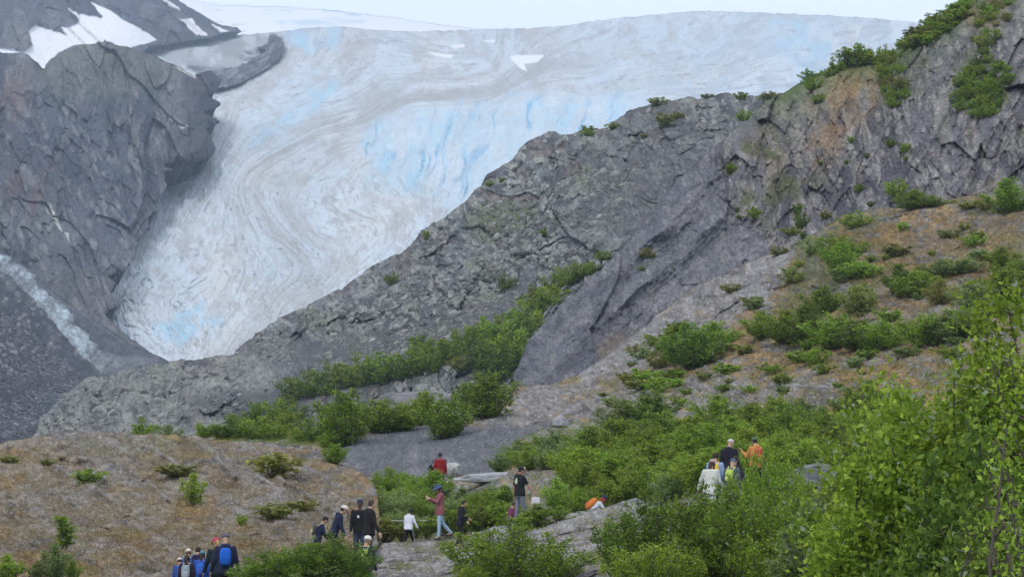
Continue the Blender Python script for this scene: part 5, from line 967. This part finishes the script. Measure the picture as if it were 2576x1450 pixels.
# group walking away, lower left
PLIST = [
 dict(u=568, vtop=1341, D=56, h=1.82, yaw=-6, label='tall man in a grey cap and navy hooded jacket seen from behind at lower left', top=(.012, .018, .045), legs=BLK, skin=tan, hairdo=None, hat=('cap', (.09, .10, .13), (.07, .075, .10)), fat=1.22, armL=(-2, 15, 14), armR=(2, 13, 10), hood=True, lean=4, hp=16, shorts=True, pack=((.010, .11, .52), (.008, .08, .40), .95), packlabel='bright blue backpack worn by the tall man in the grey cap'),
 dict(u=544, vtop=1351, D=57, h=1.74, yaw=-14, label='woman with a raspberry cap and long fair ponytail next to the tall man', top=(.010, .022, .030), legs=NAVY, skin=tan, hair=(.36, .22, .10), hairdo='pony', hat=('cap', (.42, .045, .10), (.36, .04, .09)), lean=4, hp=14, hy=-20, armL=(8, 12, 20), armR=(0, 8, 10)),
 dict(u=509, vtop=1384, D=58, h=1.42, yaw=5, label='child in a teal cap with dark hair seen from behind', top=(.02, .08, .35), legs=NAVY, skin=tan, hairdo='long', hat=('cap', (.05, .22, .30), (.04, .18, .26)), hp=14, pack=((.03, .14, .55), (.05, .10, .40), .85), packlabel='blue backpack on the child in the teal cap'),
 dict(u=499, vtop=1373, D=60, h=1.55, yaw=18, label='dark haired person in a navy top behind the children at lower left', top=(.02, .022, .07), legs=NAVY, skin=tan, hair=(.035, .018, .015), hairdo='short', hood=True, hp=18),
 dict(u=474, vtop=1379, D=60, h=1.50, yaw=-10, label='person in a pale beige cap at the back of the lower left group', top=(.05, .10, .30), legs=NAVY, skin=tan, hair=(.12, .06, .04), hairdo='short', hat=('cap', (.60, .52, .47), (.55, .48, .44)), hp=16, collar=(.45, .5, .6)),
 dict(u=471, vtop=1394, D=56, h=1.30, yaw=2, label='black haired child in a red and black jacket at lower left', top=(.025, .02, .03), legs=BLK, skin=tan, hairdo='long', hp=20, fat=1.1, pack=((.26, .31, .36), (.33, .36, .40), 1.0), packlabel='light grey backpack on the black haired child'),
 dict(u=452, vtop=1402, D=58, h=1.22, yaw=-15, label='small child in a pale pink cap at the left end of the lower left group', top=(.04, .08, .30), legs=NAVY, skin=tan, hairdo='short', hat=('cap', (.72, .55, .50), (.68, .52, .48)), hp=22, lean=10, fat=1.1),
 # middle group
 dict(u=818, vtop=1298, D=66, h=1.40, yaw=78, label='child in a black cap and navy jacket walking right above the leafy bushes', top=(.016, .02, .06), legs=BLK, skin=tan, hairdo='short', hat=('cap', (.02, .02, .025), (.02, .02, .03)), lean=16, hp=16, armL=(12, 6, 30), armR=(14, 8, 30), pack=((.05, .06, .07), (.42, .45, .20), .8), packlabel='dark backpack with pale straps on the child in the black cap'),
 dict(u=866, vtop=1270, D=64, h=1.72, yaw=80, label='man in a beige cap and navy jacket leaning forward as he climbs', top=(.014, .018, .05), legs=BLK, skin=tan, hairdo='short', hat=('cap', (.62, .57, .50), (.60, .56, .50)), lean=20, hp=14, armL=(8, 6, 18), armR=(2, 8, 16), hood=True, shorts=True, legR=(26, 40)),
 dict(u=906, vtop=1254, D=66, h=1.78, yaw=168, label='man in a dark cap and sunglasses facing the camera with a white badge', top=(.010, .010, .012), legs=(.035, .05, .09), skin=dark, hairdo='short', hat=('cap', (.03, .035, .05), (.03, .035, .05)), emblem=('front', (.55, .65, .66), .038), hp=6),
 dict(u=936, vtop=1254, D=63, h=1.80, yaw=62, label='bareheaded man in a black jacket turning right in the middle group', top=(.012, .012, .014), legs=(.03, .035, .06), skin=(.50, .32, .23), hair=(.05, .035, .03), hairdo='short', fat=1.15, lean=3, hp=2, armR=(4, 16, 16), armL=(8, 8, 20), hood=True),
 dict(u=925, vtop=1346, D=58, h=1.70, yaw=15, label='walker in a white cap and navy jacket seen from behind near the ledge', top=(.014, .020, .055), legs=BLK, skin=tan, hairdo='short', hair=(.2, .18, .17), hat=('cap', (.68, .66, .60), (.62, .6, .55)), hy=35, hp=10, lean=8, fat=1.12, pack=((.36, .50, .14), (.30, .44, .12), .92), packlabel='lime green backpack worn by the walker in the white cap'),
 dict(u=1034, vtop=1279, D=77, h=1.32, yaw=28, label='boy in a dark cap, white hoodie and black trousers with a white stripe', top=(.66, .69, .76), legs=BLK, skin=dark, hairdo='short', hat=('cap', (.012, .02, .03), (.012, .02, .03)), hood=True, hy=35, hp=16, lean=8, armR=(6, 18, 16), armL=(0, 8, 10), stripe=(.50, .52, .68), legR=(26, 6), legL=(-14, 8), fat=1.15),
 dict(u=1101, vtop=1219, D=75.6, h=1.70, yaw=255, label='woman in a blue sun hat, mauve jacket and light jeans looking at her phone', top=(.24, .085, .10), legs=(.30, .43, .56), skin=tan, hair=(.05, .025, .02), hairdo='long', hat=('sun', (.035, .075, .18), (.05, .09, .20)), hp=26, armL=(30, 4, 88, -25), armR=(30, 4, 88, -25), legL=(6, 4), legR=(-16, 26), coat=.09, fat=1.12),
 dict(u=1167, vtop=1257, D=73, h=1.40, yaw=75, label='boy with thick dark hair and a black hooded jacket by the rope', top=(.012, .013, .022), legs=(.012, .012, .018), skin=tan, hairdo='messy', hood=True, hp=10, lean=7, armR=(-10, 10, 50), armL=(10, 6, 60), coat=.08, fat=1.1),
 dict(u=1107, vtop=1137, D=99, h=1.75, yaw=-14, label='person in a red jacket and blue jeans standing by the pale boulder', top=(.25, .016, .020), legs=(.05, .08, .18), skin=dark, hairdo='short', fat=1.15, armL=(4, 14, 10), armR=(6, 10, 22), hp=14),
 dict(u=1312, vtop=1172, D=73.5, h=1.74, yaw=52, label='man in a black and white cap and black printed shirt carrying a white bag', top=(.012, .014, .018), legs=(.16, .17, .22), skin=(.40, .22, .15), hairdo='short', hat=('cap', (.015, .015, .02), (.62, .52, .46)), short_sleeves=True, hood=True, hy=28, hp=8, armR=(26, 14, 10), armL=(-6, 12, 14), fat=1.15, emblem=('back', (.46, .58, .38), .07), legL=(-4, 6), legR=(10, 8)),
 dict(u=1292, vtop=1262, D=74.5, h=1.15, yaw=60, label='small child with black hair in a plum jacket low beside the white bag', top=(.16, .045, .10), legs=(.03, .03, .06), skin=tan, hairdo='messy', hp=14, lean=14, hood=False, fat=1.1),
 dict(u=1520, vtop=1244, D=74, h=1.62, yaw=86, label='crouching walker with red hair, a navy cap and white top', top=(.52, .58, .64), legs=NAVY, skin=dark, hair=(.30, .045, .02), hairdo='long', hat=('cap', (.02, .035, .06), (.02, .035, .06)), lean=46, hp=-4, armR=(24, 6, 30), armL=(36, 6, 20), legL=(30, 50), legR=(10, 40), pack=((.62, .19, .04), (.50, .14, .04), 1.12), packlabel='orange backpack on the crouching walker with red hair'),
 # right group
 dict(u=1838, vtop=1104, D=66, h=1.74, yaw=20, label='person in a pale hat and black coat, uppermost of the right hand group', top=(.012, .010, .022), legs=BLK, skin=tan, hairdo=None, hat=('beanie', (.50, .47, .46), (.5, .47, .46)), fat=1.15, hp=16, lean=8, hood=True, collar=(.20, .21, .25), hy=20),
 dict(u=1898, vtop=1099, D=69, h=1.66, yaw=-25, label='walker in a green beanie and orange jacket at the right of the group', top=(.52, .22, .07), legs=BLK, skin=tan, hairdo='short', hat=('beanie', (.06, .13, .08), (.06, .13, .08)), fat=1.15, armL=(24, 14, 110), armR=(4, 18, 14), hp=10, hood=True, collar=(.60, .25, .14), pack=((.48, .05, .05), (.55, .16, .07), .8), packlabel='red backpack on the walker in the green beanie'),
 dict(u=1800, vtop=1138, D=62, h=1.64, yaw=14, label='person in a dark red cap and light blue jacket in the right hand group', top=(.24, .34, .52), legs=NAVY, skin=tan, hairdo='short', hat=('cap', (.05, .02, .02), (.05, .02, .02)), fat=1.05, hp=14, lean=8, pack=((.72, .48, .03), (.66, .42, .05), 1.0), packlabel='yellow backpack on the person in light blue'),
 dict(u=1791, vtop=1155, D=59, h=1.62, yaw=24, label='walker with a beige cap, brown hair and pale grey sweater', top=(.56, .57, .52), legs=(.62, .66, .70), skin=tan, hair=(.055, .022, .022), hairdo='long', hat=('cap', (.33, .28, .28), (.30, .26, .26)), hp=16, lean=10, armL=(6, 24, 12), armR=(14, 6, 50), fat=1.08, coat=.06),
 dict(u=1844, vtop=1153, D=61, h=1.58, yaw=25, label='walker in a slate blue cap and jacket at the front of the right group', top=(.07, .08, .12), legs=BLK, skin=tan, hairdo=None, hat=('beanie', (.09, .12, .19), (.09, .12, .19)), hp=18, lean=10, pack=((.40, .52, .10), (.48, .62, .16), .85), packlabel='lime yellow backpack on the walker in the slate blue cap'),
 dict(u=1850, vtop=1145, D=63.5, h=1.60, yaw=30, label='dark haired person almost hidden behind the slate blue cap', top=(.02, .02, .03), legs=BLK, skin=tan, hairdo='messy', hp=12, lean=6),
 dict(u=2500, vtop=1098, D=60, h=1.70, yaw=-30, label='walker in a dark cap and yellow jacket glimpsed high behind the near alders', top=(.45, .46, .14), legs=NAVY, skin=tan, hairdo='short', hat=('cap', (.03, .03, .06), (.03, .03, .06))),
 dict(u=2480, vtop=1222, D=50, h=1.65, yaw=-20, label='walker in a grey violet jacket glimpsed low behind the near alders', top=(.24, .22, .34), legs=NAVY, skin=tan, hairdo='short', hair=(.2, .2, .2)),
]
INFO = [person(**p) for p in PLIST]
def thing_mesh(name, parts, mat, label, cat): o = link(name, rawmesh(name, parts), mat); tag(o, label, cat); return o
# held things
wm = INFO[[i for i, p in enumerate(PLIST) if 'white bag' in p['label'] and 'man' in p['label']][0]]
hnd = wm['world'](wm['J'][1, 'w']+np.array([0, .02, -.12])); bg_ = empty('carrier_bag', (hnd[0]+.02, hnd[1]-.02, hnd[2]), .15); tag(bg_, 'white paper carrier bag held low by the man in the black and white cap', 'bag')
o = link('bag_body', rawmesh('bag_body', [sph((0.06, 0, -.235), (.135, .030, .195), None, 24, 16, .3)]), cloth((.60, .58, .62), .7, .06), bg_)
o = link('handle', rawmesh('handle', [limb((-.03, 0, -.06), (0, 0, .02), .006, .006), limb((0, 0, .02), (.10, 0, -.06), .006, .006)]), cloth((.55, .5, .5)), bg_)
ww = INFO[[i for i, p in enumerate(PLIST) if 'sun hat' in p['label']][0]]; a_ = ww['world'](ww['J'][-1, 'w']); b_ = ww['world'](ww['J'][1, 'w']); mpt = (a_+b_)/2+np.array([-.10, 0, .03])
ph = empty('phone', tuple(mpt), .3); tag(ph, 'small pale phone in the hands of the woman in the blue sun hat', 'phone')
link('phone_case', rawmesh('phone_case', [sph((0, 0, 0), (.010, .038, .072), RX(.7), 12, 8, .3)]), cloth((.55, .50, .50), .4), ph); link('screen', rawmesh('screen', [sph((.006, 0, 0), (.006, .033, .066), RX(.7), 12, 8, .3)]), cloth((.05, .05, .06), .2), ph)
rw = INFO[[i for i, p in enumerate(PLIST) if 'red jacket and blue' in p['label']][0]]; q_ = rw['world'](rw['J'][-1, 'w']+np.array([-.08, .02, .16]))
bb = empty('shoulder_bag', tuple(q_)); tag(bb, 'black bag hanging at the left side of the person in red', 'bag')
link('bag_body', rawmesh('bag_body', [sph((0, 0, -.10), (.10, .10, .26), None, 16, 12, .7)]), cloth(BLK), bb); link('strap', rawmesh('strap', [limb((0, 0, .12), (.14, 0, .38), .014, .014)]), cloth((.02, .02, .02)), bb)
# rope along the path
def rope(name, pts, rad, label):
    P_ = [at(float(u), float(v), float(D)) for u, v, D in pts]; V_, Q_ = tubes([np.array(P_)], [[rad]*len(P_)], 6)
    o = link(name, mesh_np(name, V_, Q_), cloth((.42, .42, .40), .8)); tag(o, label, 'rope'); return o
rope('rope', [(952, 1307, 80), (1000, 1309, 80.5), (1060, 1308, 81), (1120, 1306, 81.5), (1180, 1308, 81.5), (1240, 1303, 82)], .022, 'pale rope strung behind the walkers along the middle of the path')
rope('rope', [(2000, 1180, 70), (2060, 1172, 69), (2140, 1164, 68)], .018, 'thin rope above the grey rock outcrop at right')
rope('rope', [(606, 1423, 58), (640, 1420, 57.5), (670, 1413, 57)], .026, 'short pale stretch of rope beside the blue backpack')
